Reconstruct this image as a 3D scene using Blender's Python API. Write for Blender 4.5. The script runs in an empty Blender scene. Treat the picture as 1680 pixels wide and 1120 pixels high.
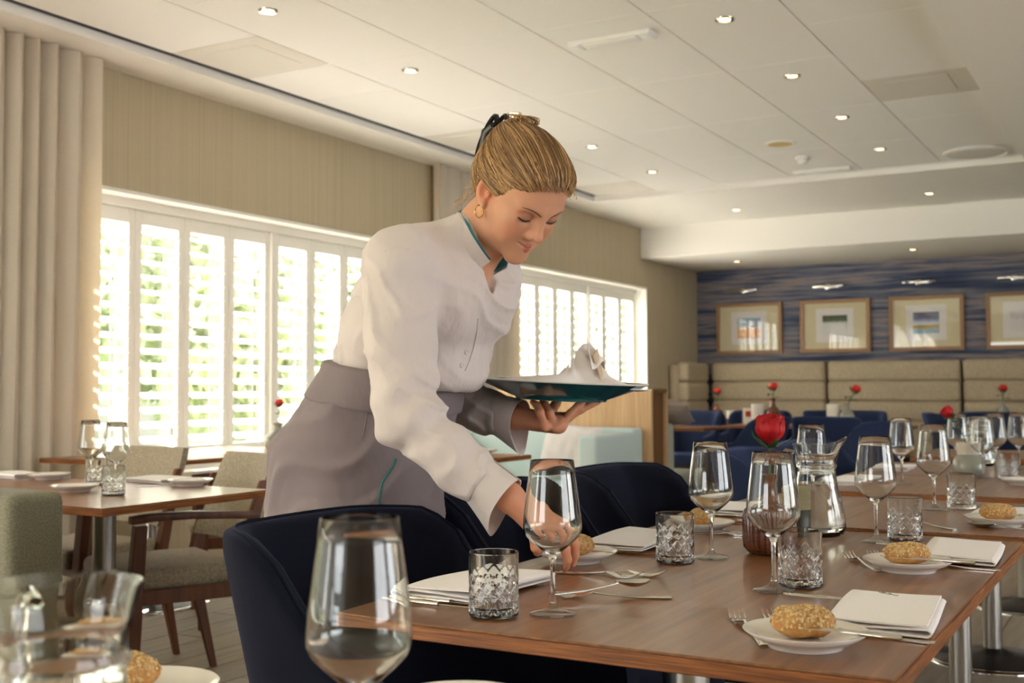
import bpy, bmesh, math, random
import numpy as np
from mathutils import Vector, Matrix, Euler, noise as mnoise
random.seed(7); RNG = np.random.default_rng(7)
SC = bpy.context.scene; COL = SC.collection
# ------------------------------------------------------------------ camera
CAM_H = 1.08; F_PX = 1870.0
YAW, PITCH, ROLL = math.radians(-29.81), math.radians(2.408), math.radians(-0.217)
_F = Vector((math.sin(YAW)*math.cos(PITCH), math.cos(YAW)*math.cos(PITCH), math.sin(PITCH)))
_r0 = Vector((math.cos(YAW), -math.sin(YAW), 0)); _u0 = _r0.cross(_F)
_R = _r0*math.cos(ROLL)+_u0*math.sin(ROLL); _U = -_r0*math.sin(ROLL)+_u0*math.cos(ROLL)
cam = bpy.data.cameras.new('camera'); camo = bpy.data.objects.new('camera', cam); COL.objects.link(camo)
camo.matrix_world = Matrix(((_R.x, _U.x, -_F.x, 0), (_R.y, _U.y, -_F.y, 0), (_R.z, _U.z, -_F.z, CAM_H), (0, 0, 0, 1)))
cam.sensor_width = 36; cam.lens = F_PX/1680*36; cam.clip_start = .02; cam.clip_end = 200
cam.dof.use_dof = True; cam.dof.focus_distance = 1.95; cam.dof.aperture_fstop = 7.0
SC.camera = camo
def _ray(x, y): return _F+_R*((x-840)/F_PX)-_U*((y-560)/F_PX)
def atz(x, y, z):                     # point of the photograph on a horizontal plane
    d = _ray(x, y); return Vector((0, 0, CAM_H))+d*((z-CAM_H)/d.z)
def aty(x, y, Y): d = _ray(x, y); return Vector((0, 0, CAM_H))+d*(Y/d.y)
def atx(x, y, X): d = _ray(x, y); return Vector((0, 0, CAM_H))+d*(X/d.x)
def atd(x, y, dep): return Vector((0, 0, CAM_H))+_ray(x, y)*dep
# ------------------------------------------------------------------ world, sun, exposure
w = bpy.data.worlds.new('hazy_sky'); SC.world = w; w.use_nodes = True
bg = w.node_tree.nodes['Background']; bg.inputs[0].default_value = (.965, .985, 1.0, 1); bg.inputs[1].default_value = 6.4
sun = bpy.data.lights.new('sun', 'SUN'); sun.energy = 75.0; sun.angle = .009; sun.color = (1, .96, .90)
suno = bpy.data.objects.new('sun', sun); COL.objects.link(suno)
_sd = Vector((.56, -.38, -.73)).normalized()      # direction the sunlight travels
suno.rotation_euler = _sd.to_track_quat('-Z', 'Y').to_euler()
def portal(name, loc, nrm, sx, sy):               # tells the renderer where daylight enters
    l = bpy.data.lights.new(name, 'AREA'); l.shape = 'RECTANGLE'; l.size = sx; l.size_y = sy; l.cycles.is_portal = True
    o = bpy.data.objects.new(name, l); COL.objects.link(o); o.location = loc
    o.rotation_euler = Vector(nrm).to_track_quat('-Z', 'Z').to_euler()
SC.view_settings.view_transform = 'Standard'; SC.view_settings.look = 'None'
SC.view_settings.exposure = 0.32; SC.view_settings.gamma = 1; SC.view_settings.use_curve_mapping = False
cy = SC.cycles
cy.max_bounces = 14; cy.transmission_bounces = 14; cy.glossy_bounces = 6; cy.diffuse_bounces = 6; cy.transparent_max_bounces = 16
cy.use_denoising = True; cy.sample_clamp_indirect = 8; cy.blur_glossy = .5
# ------------------------------------------------------------------ materials
MATS = {}
def S(rgb): return tuple((c/12.92 if c <= .04045 else ((c+.055)/1.055)**2.4) for c in [v/255 for v in rgb])
def mat(name, rgb, rough=.6, metal=0, spec=.5, sheen=0, trans=0, ior=1.45, coat=0, bump=None, var=None, sub=0, emit=None, sheen_tint=None, alpha=1):
    """rgb is display colour 0-255. bump=(scale xyz, strength, dist); var=(scale xyz, rgb2, lo, hi)."""
    m = bpy.data.materials.new(name); m.use_nodes = True; n = m.node_tree.nodes; L = m.node_tree.links
    b = n['Principled BSDF']; c = S(rgb)+(1,)
    b.inputs['Base Color'].default_value = c; b.inputs['Roughness'].default_value = rough
    b.inputs['Metallic'].default_value = metal; b.inputs['Specular IOR Level'].default_value = spec
    b.inputs['IOR'].default_value = ior; b.inputs['Transmission Weight'].default_value = trans
    b.inputs['Coat Weight'].default_value = coat; b.inputs['Coat Roughness'].default_value = .12
    if sheen:
        b.inputs['Sheen Weight'].default_value = sheen; b.inputs['Sheen Roughness'].default_value = .45
        b.inputs['Sheen Tint'].default_value = (S(sheen_tint) if sheen_tint else (1, 1, 1))+(1,)
    if sub:
        b.inputs['Subsurface Weight'].default_value = sub; b.inputs['Subsurface Radius'].default_value = (.012, .005, .003); b.inputs['Subsurface Scale'].default_value = 1
    if emit: b.inputs['Emission Color'].default_value = S(emit[0])+(1,); b.inputs['Emission Strength'].default_value = emit[1]
    def nz(scale, detail=3):
        tc = n.new('ShaderNodeTexCoord'); mp = n.new('ShaderNodeMapping'); mp.inputs['Scale'].default_value = scale
        nt = n.new('ShaderNodeTexNoise'); nt.inputs['Scale'].default_value = 1; nt.inputs['Detail'].default_value = detail
        L.new(tc.outputs['Object'], mp.inputs[0]); L.new(mp.outputs[0], nt.inputs['Vector']); return nt
    if var:
        nt = nz(var[0], 4); r = n.new('ShaderNodeValToRGB'); r.color_ramp.elements[0].color = c; r.color_ramp.elements[1].color = S(var[1])+(1,)
        r.color_ramp.elements[0].position = var[2]; r.color_ramp.elements[1].position = var[3]
        L.new(nt.outputs[0], r.inputs[0]); L.new(r.outputs[0], b.inputs['Base Color'])
    if bump:
        nt = nz(bump[0], 2); bp = n.new('ShaderNodeBump'); bp.inputs['Strength'].default_value = bump[1]; bp.inputs['Distance'].default_value = bump[2]
        L.new(nt.outputs[0], bp.inputs['Height']); L.new(bp.outputs[0], b.inputs['Normal'])
    MATS[name] = m; return m
def nodes(m): return m.node_tree.nodes, m.node_tree.links, m.node_tree.nodes['Principled BSDF']
mat('ceiling_white', (243, 241, 238), .85, spec=.2, bump=((260, 260, 260), .12, .001))
mat('soffit_white', (242, 239, 233), .8, spec=.2)
mat('panel_grey', (214, 209, 200), .8, spec=.2)
mat('white_plastic', (240, 239, 236), .4)
mat('white_paint', (240, 237, 229), .4)
mat('wallpaper', (188, 176, 150), .85, spec=.2, var=((3, 120, .6), (179, 166, 139), .4, .62), bump=((5, 260, 2), .25, .001))
mat('curtain', (246, 240, 229), .9, spec=.1, var=((60, 60, 420), (238, 230, 216), .4, .62))
mat('blue_wall', (40, 48, 74), .8, spec=.2)
mat('floor_base', (120, 110, 96), .6)
mat('plank', (156, 143, 124), .42, spec=.4, var=((26, 2.2, 10), (134, 121, 103), .35, .7), bump=((60, 4, 10), .1, .001))
mat('walnut', (146, 98, 60), .32, spec=.5, coat=.2, var=((70, 2.6, 10), (104, 66, 38), .30, .72), bump=((220, 8, 30), .08, .0006))
mat('walnut_edge', (160, 98, 50), .42, var=((9, 9, 300), (104, 60, 30), .35, .65))
mat('oak', (198, 164, 122), .5, var=((60, 60, 1.6), (178, 142, 100), .35, .65))
mat('oak_dark', (120, 84, 50), .5, var=((70, 70, 1.6), (98, 66, 38), .35, .65))
mat('chair_wood', (112, 66, 38), .4, var=((40, 40, 3), (88, 50, 28), .35, .65))
mat('dark_wood', (52, 34, 24), .45)
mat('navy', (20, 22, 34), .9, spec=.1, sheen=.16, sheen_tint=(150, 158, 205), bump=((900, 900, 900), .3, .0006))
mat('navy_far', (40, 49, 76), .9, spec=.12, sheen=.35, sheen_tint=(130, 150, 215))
mat('beige_fabric', (178, 166, 146), .9, spec=.15, sheen=.2, var=((120, 120, 120), (152, 140, 120), .38, .62), bump=((420, 420, 420), .4, .001))
mat('banquette_fabric', (186, 172, 148), .9, spec=.15, var=((160, 160, 60), (168, 154, 130), .4, .62))
mat('sage_fabric', (134, 131, 113), .9, spec=.15, sheen=.15, var=((180, 180, 180), (118, 115, 98), .4, .6))
mat('sage_light', (168, 174, 160), .9, spec=.15, sheen=.1)
mat('pale_blue', (194, 210, 210), .9, spec=.15, sheen=.1)
mat('cushion_white', (214, 208, 206), .9, spec=.15)
mat('cushion_grey', (150, 138, 130), .9, spec=.15)
mat('steel', (196, 194, 190), .26, metal=1)
mat('chrome', (226, 224, 220), .1, metal=1)
mat('cutlery', (222, 218, 212), .14, metal=1)
mat('dark_metal', (46, 42, 40), .35, metal=.7)
mat('glass', (250, 252, 251), 0.0, trans=1, ior=1.47)
mat('water', (250, 252, 252), 0.0, trans=1, ior=1.33)
mat('porcelain', (238, 234, 228), .16, spec=.5, coat=.3)
mat('napkin', (244, 238, 236), .9, spec=.1, sheen=.2, bump=((900, 900, 900), .25, .0005))
mat('emblem', (150, 138, 134), .8)
mat('bread', (206, 160, 98), .8, var=((45, 45, 45), (176, 120, 62), .38, .66), bump=((160, 160, 160), .7, .003))
mat('oats', (226, 198, 146), .75, var=((260, 260, 260), (190, 148, 92), .4, .6))
mat('rose_red', (190, 12, 22), .55, sheen=.3, sheen_tint=(255, 90, 90), var=((60, 60, 60), (150, 4, 14), .4, .7))
mat('rose_far', (205, 40, 34), .6)
mat('leaf', (62, 92, 44), .5, var=((90, 90, 90), (40, 66, 32), .4, .7))
mat('copper', (116, 64, 42), .22, spec=.6, coat=.6, var=((30, 30, 200), (80, 42, 28), .35, .7))
mat('grey_ceramic', (146, 146, 134), .22, coat=.4)
mat('grey_ceramic_top', (202, 194, 178), .5)
mat('khaki', (150, 142, 108), .6)
mat('dark_olive', (50, 52, 40), .4)
mat('candle_white', (232, 226, 214), .5)
mat('teal_glaze', (44, 104, 112), .12, coat=.6, var=((14, 14, 14), (34, 84, 92), .35, .65))
mat('frame_wood', (160, 124, 88), .45, var=((90, 4, 90), (140, 104, 70), .35, .65))
mat('mat_board', (214, 204, 172), .8)
mat('paper_white', (232, 228, 226), .8)
mat('picture_pane', (255, 255, 255), .02)
mat('brass_lamp', (226, 214, 190), .3, emit=((255, 214, 160), 6.0))
mat('led', (255, 240, 220), .3, emit=((255, 214, 160), 5.0))
mat('speaker_tan', (196, 172, 116), .6)
mat('foliage', (176, 182, 156), .6, var=((3, 3, 3), (150, 160, 126), .4, .62))
mat('paving', (150, 148, 140), .8)
mat('kraft', (206, 182, 152), .8)
mat('lawn', (92, 108, 62), .9)
mat('red_label', (190, 70, 50), .5)
# wallpaper of the back wall: long horizontal brush streaks
m = MATS['blue_wall']; n, L, b = nodes(m)
tc = n.new('ShaderNodeTexCoord'); mp = n.new('ShaderNodeMapping'); mp.inputs['Scale'].default_value = (.55, 1, 11); L.new(tc.outputs['Object'], mp.inputs[0])
nt = n.new('ShaderNodeTexNoise'); nt.inputs['Scale'].default_value = 1; nt.inputs['Detail'].default_value = 6; nt.inputs['Roughness'].default_value = .62; L.new(mp.outputs[0], nt.inputs['Vector'])
r = n.new('ShaderNodeValToRGB'); cr = r.color_ramp
for i, (p_, c_) in enumerate([(.30, (46, 54, 76)), (.41, (72, 80, 104)), (.48, (112, 114, 126)), (.53, (146, 132, 128)), (.58, (102, 106, 122)), (.68, (56, 66, 90))]):
    e = cr.elements[i] if i < 2 else cr.elements.new(p_)
    e.position = p_; e.color = S(c_)+(1,)
L.new(nt.outputs[0], r.inputs[0]); L.new(r.outputs[0], b.inputs['Base Color'])
def thin_glass(name, tint=(1, 1, 1), refl=1.0):
    m = bpy.data.materials.new(name); m.use_nodes = True; n = m.node_tree.nodes; L = m.node_tree.links; n.remove(n['Principled BSDF'])
    t = n.new('ShaderNodeBsdfTransparent'); t.inputs[0].default_value = tint+(1,); g = n.new('ShaderNodeBsdfGlossy'); g.inputs['Roughness'].default_value = 0
    lw = n.new('ShaderNodeLayerWeight'); lw.inputs[0].default_value = .5; mx = n.new('ShaderNodeMixShader')
    pw = n.new('ShaderNodeMath'); pw.operation = 'POWER'; pw.inputs[1].default_value = 5; L.new(lw.outputs['Facing'], pw.inputs[0])
    ma = n.new('ShaderNodeMath'); ma.operation = 'MULTIPLY_ADD'; ma.inputs[1].default_value = .96; ma.inputs[2].default_value = .04 if refl == 1.0 else refl; L.new(pw.outputs[0], ma.inputs[0])
    L.new(ma.outputs[0], mx.inputs[0]); L.new(t.outputs[0], mx.inputs[1]); L.new(g.outputs[0], mx.inputs[2]); L.new(mx.outputs[0], n['Material Output'].inputs[0]); MATS[name] = m
thin_glass('pane_glass'); thin_glass('picture_glass'); thin_glass('foot_glass', (.90, .915, .91), .10)
# sheer curtain: part of the daylight passes through the cloth
m = MATS['curtain']; n, L, b = nodes(m); tl = n.new('ShaderNodeBsdfTranslucent'); tl.inputs[0].default_value = S((232, 220, 198))+(1,)
mx = n.new('ShaderNodeMixShader'); mx.inputs[0].default_value = .48; L.new(b.outputs[0], mx.inputs[1]); L.new(tl.outputs[0], mx.inputs[2]); L.new(mx.outputs[0], n['Material Output'].inputs[0])
# ------------------------------------------------------------------ mesh helpers
class MB:
    def __init__(s): s.v = []; s.f = []
    def add(s, vs, fs):
        o = len(s.v); s.v += [tuple(v) for v in vs]; s.f += [tuple(i+o for i in f) for f in fs]; return s
    def box(s, c, d, rz=0, M=None):
        x, y, z = d[0]/2, d[1]/2, d[2]/2
        vs = [Vector((a*x, b_*y, e*z)) for a in (-1, 1) for b_ in (-1, 1) for e in (-1, 1)]
        if rz: R_ = Matrix.Rotation(rz, 3, 'Z'); vs = [R_ @ v for v in vs]
        if M is not None: vs = [M @ v for v in vs]
        vs = [v+Vector(c) for v in vs]
        return s.add(vs, [(0, 1, 3, 2), (4, 6, 7, 5), (0, 4, 5, 1), (2, 3, 7, 6), (0, 2, 6, 4), (1, 5, 7, 3)])
    def bb(s, x0, x1, y0, y1, z0, z1): return s.box(((x0+x1)/2, (y0+y1)/2, (z0+z1)/2), (x1-x0, y1-y0, z1-z0))
    def rings(s, rs, close=True, cap0=False, cap1=False):
        n = len(rs[0]); o = len(s.v); fs = []
        for q in rs: s.v += [tuple(p) for p in q]
        for i in range(len(rs)-1):
            for j in range(n if close else n-1):
                k = (j+1) % n; fs.append((o+i*n+j, o+i*n+k, o+(i+1)*n+k, o+(i+1)*n+j))
        if cap0: fs.append(tuple(o+j for j in reversed(range(n))))
        if cap1: fs.append(tuple(o+(len(rs)-1)*n+j for j in range(n)))
        s.f += fs; return s
    def lathe(s, prof, n=32, c=(0, 0, 0), fn=None, cap0=False, cap1=False):
        rs = []
        for (r_, z) in prof:
            q = []
            for j in range(n):
                a = 2*math.pi*j/n; rr = r_ if fn is None else fn(r_, z, a)
                q.append((c[0]+rr*math.cos(a), c[1]+rr*math.sin(a), c[2]+z))
            rs.append(q)
        return s.rings(rs, True, cap0, cap1)
    def tube(s, pts, rad, n=8, cap=True, flat=None, up=None):
        pts = [Vector(p) for p in pts]; rs = []; prev = None
        for i, p in enumerate(pts):
            t = (pts[min(i+1, len(pts)-1)]-pts[max(i-1, 0)]).normalized()
            if prev is None:
                a = Vector(up) if up else (Vector((0, 0, 1)) if abs(t.z) < .9 else Vector((1, 0, 0)))
            else: a = prev
            a = (a-t*a.dot(t)).normalized(); bb_ = t.cross(a); prev = a
            r_ = rad[i] if hasattr(rad, '__len__') else rad
            fl = 1 if flat is None else (flat[i] if hasattr(flat, '__len__') else flat)
            rs.append([p+(a*math.cos(2*math.pi*j/n)*fl+bb_*math.sin(2*math.pi*j/n))*r_ for j in range(n)])
        return s.rings(rs, True, cap, cap)
    def sheet(s, nu, nv, fn, th=0):
        """open sheet, or closed slab when fn(u,v,side) is used with th"""
        if not th:
            rs = [[fn(i/(nu-1), j/(nv-1)) for j in range(nv)] for i in range(nu)]; return s.rings(rs, False)
        rs = []
        for i in range(nu):
            u = i/(nu-1); rs.append([fn(u, j/(nv-1), 0) for j in range(nv)]+[fn(u, 1-j/(nv-1), 1) for j in range(nv)])
        return s.rings(rs, True, True, True)
    def build(s, name, m, parent=None, smooth=False, bevel=0, seg=2, sharp=None, label=None, sub=0):
        me = bpy.data.meshes.new(name); me.from_pydata(s.v, [], s.f); me.update()
        if bevel or smooth is None or True:
            bm = bmesh.new(); bm.from_mesh(me); bmesh.ops.recalc_face_normals(bm, faces=bm.faces)
            if bevel:
                es = [e for e in bm.edges if len(e.link_faces) == 2 and e.calc_face_angle(0) > .5]
                bmesh.ops.bevel(bm, geom=es, offset=bevel, segments=seg, affect='EDGES', profile=.5, clamp_overlap=True)
            bm.to_mesh(me); bm.free()
        if smooth or bevel: me.shade_smooth()
        if smooth and sharp is None: sharp = math.radians(50)
        if bevel and not smooth: sharp = math.radians(32)
        if (smooth or bevel) and sharp:
            me.set_sharp_from_angle(angle=sharp)
        o = bpy.data.objects.new(name, me); COL.objects.link(o); me.materials.append(MATS[m] if isinstance(m, str) else m)
        if parent is not None: o.parent = parent
        if label: o['label'] = label
        if sub: md = o.modifiers.new('sub', 'SUBSURF'); md.levels = md.render_levels = sub
        return o
def thing(name, label, cat, loc=(0, 0, 0), rz=0, group=None):
    o = bpy.data.objects.new(name, None); COL.objects.link(o); o.empty_display_size = .1; o.location = loc; o.rotation_euler = (0, 0, rz)
    return tag(o, label, cat, group)
def tag(o, label=None, cat=None, group=None, kind=None):
    if label: o['label'] = label
    if cat: o['category'] = cat
    if group: o['group'] = group
    if kind: o['kind'] = kind
    return o
def struct(o): o['kind'] = 'structure'; return o
def clone(o, parent=None):
    c = o.copy(); COL.objects.link(c); c.parent = parent
    for ch in list(o.children): clone(ch, c)
    return c
def dup(root, loc, rz=0, label=None, group=None):
    r_ = clone(root); r_.location = loc; r_.rotation_euler = (0, 0, rz)
    if label: r_['label'] = label
    if group: r_['group'] = group
    return r_
def first_or_dup(state, root, loc, rz, label, group=None):
    if state.get(root.name): return dup(root, loc, rz, label, group)
    state[root.name] = True; root.location = loc; root.rotation_euler = (0, 0, rz); root['label'] = label
    if group: root['group'] = group
    return root
PLACED = {}
# ================================================================== the room
WX = -5.055; WB = 13.475; ZS = 2.87; ZC = 2.92
floor = struct(MB().bb(WX-.3, 6.5, -6, WB+.3, -.12, -.008).build('floor', 'floor_base'))
# planks laid along the room, joints staggered
pm = {}
x = WX; col = 0
while x < 1.2:
    y = 1.1-(col % 3)*.43
    while y < 9.0:
        k = random.randrange(3)
        if (k, 0) not in pm:
            o = MB().bb(0, .194, 0, 1.294, -.012, 0).build('plank', 'plank', floor, bevel=.0015, seg=1); pm[(k, 0)] = o.data; o.location = (x, y, 0)
        else:
            o = bpy.data.objects.new('plank', pm[(k, 0)]); COL.objects.link(o); o.parent = floor; o.location = (x, y, 0)
        y += 1.3
    x += .2; col += 1
far = MB()
far.bb(WX, 1.2, 9.2, WB, -.012, -.002); far.bb(1.2, 6.4, -6, WB, -.012, -.002); far.bb(WX, 1.2, -6, .2, -.012, -.002)
far.build('floor_boards_beyond', 'plank', floor)
# window wall with openings
def wall_x(name, x0, x1, ylo, yhi, zhi, holes, m):
    b_ = MB(); ys = sorted([ylo, yhi]+[h for q in holes for h in q[:2]])
    for a, c in zip(ys[:-1], ys[1:]):
        h = [q for q in holes if q[0] <= a+1e-6 and q[1] >= c-1e-6]
        if h: b_.bb(x0, x1, a, c, 0, h[0][2]); b_.bb(x0, x1, a, c, h[0][3], zhi)
        else: b_.bb(x0, x1, a, c, 0, zhi)
    return struct(b_.build(name, m))
W1 = (4.2, 7.42, .60, 2.21); W2 = (8.83, 11.87, .60, 2.22); W3 = (-3.6, 1.6, .45, 2.5)
wl = wall_x('wall_left', WX-.22, WX, -6, WB+.2, 3.1, [W3, W1, W2], 'wallpaper')
struct(MB().bb(WX-.2, 6.5, WB, WB+.2, 0, 3.1).build('wall_back', 'blue_wall'))
# right wall and the wall behind the viewer have tall windows too
wr = MB(); 
for a, c in [(-6, -.8), (2.6, 3.4), (6.8, WB)]: wr.bb(5.6, 5.8, a, c, 0, 3.1)
for a, c in [(-.8, 2.6), (3.4, 6.8)]: wr.bb(5.6, 5.8, a, c, 0, .7); wr.bb(5.6, 5.8, a, c, 2.3, 3.1)
struct(wr.build('wall_right', 'wallpaper'))
wf = MB()
for a, c in [(WX-.2, -4.4), (-1.2, 5.8)]: wf.bb(a, c, -6.2, -6, 0, 3.1)
for a, c in [(-4.4, -1.2)]: wf.bb(a, c, -6.2, -6, 0, .7); wf.bb(a, c, -6.2, -6, 2.3, 3.1)
struct(wf.build('wall_front', 'wallpaper'))
portal('daylight_window_3', (WX-.02, (W3[0]+W3[1])/2, 1.52), (1, 0, 0), 5.2, 2.05)
portal('daylight_window_1', (WX-.21, (W1[0]+W1[1])/2, 1.4), (1, 0, 0), 3.22, 1.61)
portal('daylight_window_2', (WX-.21, (W2[0]+W2[1])/2, 1.4), (1, 0, 0), 3.04, 1.62)
for i, yy in enumerate([.9, 5.1]): portal('daylight_right_window', (5.62, yy, 1.5), (-1, 0, 0), 3.4, 1.6)
for a, c in [(-4.4, -1.2)]: portal('daylight_front_window', ((a+c)/2, -6.02, 1.5), (0, 1, 0), c-a, 1.6)
# ceiling: lowered border, raised panel field, beam and low bay at the back
XE0, XE1, YE = -4.70, -.925, 9.80
ce = MB(); ce.bb(WX-.2, 6.4, -6, WB+.2, 3.06, 3.12); ceiling = struct(ce.build('ceiling', 'ceiling_white'))
so = MB(); so.bb(WX, XE0, -6, 11.71, ZS, 3.06); so.bb(XE0, 6.4, YE, 11.71, ZS, 3.06); so.bb(XE1, 6.4, -6, YE, ZS, 3.06)
so.build('ceiling_border', 'soffit_white', ceiling)
bm_ = MB(); bm_.bb(WX, 6.4, 11.71, WB, 2.535, 3.06); bm_.build('ceiling_beam', 'soffit_white', ceiling, bevel=.012, seg=2)
xs = [XE0+.03, -4.055, -3.432, -2.785, -2.172, -1.548, XE1-.02]
skip = {(0, 4.42): 1, (0, 6.82): 1, (0, 9.22): 1, (5, 6.92): 1, (5, 9.2): 1}
for ci in range(6):
    xa, xb = xs[ci], xs[ci+1]
    cuts = [YE-.03]; yk = {0: [9.22, 8.6, 7.42, 6.82, 5.62, 5.02, 4.42, 3.2, 2, .8, -.4], 5: [9.2, 8.1, 7.5, 6.92, 5.7, 4.5, 3.3, 2.1, .9, -.3]}.get(ci, [8.7, 7.5, 6.3, 5.1, 3.9, 2.7, 1.5, .3, -.9])
    if ci % 2 == 0 and ci not in (0, 5): yk = [q+.0 for q in yk]
    cuts += yk; cuts.sort()
    for a, c in zip(cuts[:-1], cuts[1:]):
        grey = (ci == 0 and round(a, 2) in (4.42, 6.82, 9.22)) or (ci == 5 and round(a, 2) in (6.92,))
        p_ = MB().bb(xa+.003, xb-.003, a+.003, c-.003, ZC, ZC+.03).build('ceiling_panel', 'panel_grey' if grey else 'ceiling_white', ceiling, bevel=.002, seg=1)
        if grey:
            p_['label'] = 'grey metal air panel'
            MB().bb(xa+.12, xb-.12, a+.1, c-.1, ZC-.003, ZC+.01).build('mesh_field', 'panel_grey', p_, bevel=.002, seg=1)
g = MB()      # shadow gap frame round the raised field
g.bb(XE0-.002, XE0+.026, -6, YE, ZC-.003, ZC+.05); g.build('shadow_gap', 'dark_metal', ceiling)
tr = MB(); tr.bb(XE0, XE1, YE-.03, YE+.002, ZC-.004, ZC+.04); tr.bb(XE1-.02, XE1+.002, -6, YE, ZC-.01, ZC+.04); tr.build('edge_trim', 'soffit_white', ceiling)
# ceiling fittings
def downlight(x_, y_, z, label, on=True, r_=.046):
    t = thing('downlight', label, 'downlight', (x_, y_, z), 0, 'recessed ceiling spots')
    MB().lathe([(r_*.76, .006), (r_*.78, -.005), (r_, -.006), (r_+.004, 0), (r_+.004, .004)], 24).build('trim_ring', 'chrome', t, smooth=True)
    MB().lathe([(r_*.76, .004), (r_*.5, -.004), (.0005, -.006)], 20).build('lamp', 'led', t, smooth=True)
    return t
lab = ['nearest the curtain', 'second from the curtain', 'above the claw clip', 'beyond her head', 'farthest of its row']
for i, y_ in enumerate([4.15, 5.35, 6.56, 7.75, 8.92]): downlight(-3.735, y_, ZC, 'small round ceiling spot, left row, '+lab[i])
lab = ['nearest the viewer', 'second from the viewer', 'third from the viewer', 'farthest of its row']
for i, y_ in enumerate([5.40, 6.59, 7.78, 8.97]): downlight(-1.865, y_, ZC, 'small round ceiling spot, right row, '+lab[i])
downlight(-1.845, 10.97, ZS, 'small ceiling spot on the border beside the round air diffuser'); downlight(-3.69, 10.98, ZS, 'small ceiling spot on the border near the left wall')
downlight(-2.27, 12.45, 2.535, 'small ceiling spot under the low bay above the framed pictures'); downlight(-4.22, 12.56, 2.535, 'small ceiling spot under the low bay in the left corner')
t = thing('emergency_light', 'slim white emergency light on the ceiling nearest the viewer', 'light', (-2.48, 5.39, ZC), 0, 'emergency lights')
MB().bb(-.235, .235, -.055, .055, -.022, 0).build('housing', 'white_plastic', t, bevel=.004)
MB().bb(-.15, .15, -.036, .036, -.027, -.02).build('diffuser', 'ceiling_white', t, bevel=.003)
for q in (-1, 1): MB().bb(q*.2-.03, q*.2+.03, -.05, .05, -.027, -.018).build('end_cap', 'white_plastic', t, bevel=.003)
dup(t, (-2.46, 9.56, ZC), 0, 'slim white emergency light at the far end of the panel ceiling')
t = thing('ceiling_speaker', 'round tan ceiling loudspeaker flush between two panels', 'speaker', (-2.47, 8.38, ZC))
MB().lathe([(.115, 0), (.115, -.008), (.1, -.012), (.09, -.009)], 32).build('bezel', 'soffit_white', t, smooth=True); MB().lathe([(.092, -.009), (.05, -.011), (.0005, -.012)], 32).build('grille', 'speaker_tan', t, smooth=True)
t = thing('smoke_detector', 'small white smoke detector on the ceiling by the tan loudspeaker', 'detector', (-2.47, 8.98, ZC))
MB().lathe([(.055, 0), (.055, -.014), (.045, -.02)], 24, cap1=True).build('base', 'white_plastic', t, smooth=True); MB().lathe([(.034, -.02), (.036, -.045), (.026, -.056), (.0005, -.058)], 24).build('sensor_head', 'white_plastic', t, smooth=True)
t = thing('air_diffuser', 'large round ceiling air diffuser at the far right', 'diffuser', (-1.24, 9.48, ZC-.002))
MB().lathe([(.25, 0), (.255, -.012), (.225, -.02), (.215, -.006)], 48).build('outer_ring', 'white_plastic', t, smooth=True); MB().lathe([(.205, -.004), (.2, -.016), (.12, -.02), (.0005, -.02)], 48).build('centre_disc', 'panel_grey', t, smooth=True)
# ------------------------------------------------------------------ windows with plantation shutters
def shutter(parent, ya, yb, z0, z1, xw, smesh, tilt):
    st = .048; p_ = MB(); D_ = .032
    p_.bb(xw-D_/2, xw+D_/2, ya, ya+st, z0, z1); p_.bb(xw-D_/2, xw+D_/2, yb-st, yb, z0, z1)
    p_.bb(xw-D_/2, xw+D_/2, ya+st, yb-st, z1-.085, z1); p_.bb(xw-D_/2, xw+D_/2, ya+st, yb-st, z0, z0+.11)
    fr = p_.build('shutter_panel', 'white_paint', parent, bevel=.003, seg=1)
    n_ = 15; zz0, zz1 = z0+.11, z1-.085; pitch = (zz1-zz0)/n_; wy = yb-ya-2*st-.004
    key = (round(wy, 3), tilt)
    for i in range(n_):
        if key not in smesh:
            q = MB(); prof = []
            for a in range(12):
                th = 2*math.pi*a/12; prof.append((math.cos(th)*.043, math.sin(th)*.0052))
            ct, s_ = math.cos(tilt), math.sin(tilt)
            q.rings([[(px*ct-pz*s_, yy, px*s_+pz*ct) for px, pz in prof] for yy in (-wy/2, wy/2)], True, True, True)
            so_ = q.build('slat', 'white_paint', fr, smooth=True); smesh[key] = so_.data
        else:
            so_ = bpy.data.objects.new('slat', smesh[key]); COL.objects.link(so_); so_.parent = fr
        so_.location = (xw, (ya+yb)/2, zz0+pitch*(i+.5))
    MB().box((xw+.046, (ya+yb)/2, (zz0+zz1)/2), (.008, .011, zz1-zz0-.06)).build('tilt_rod', 'white_paint', fr, bevel=.002, seg=1)
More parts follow.
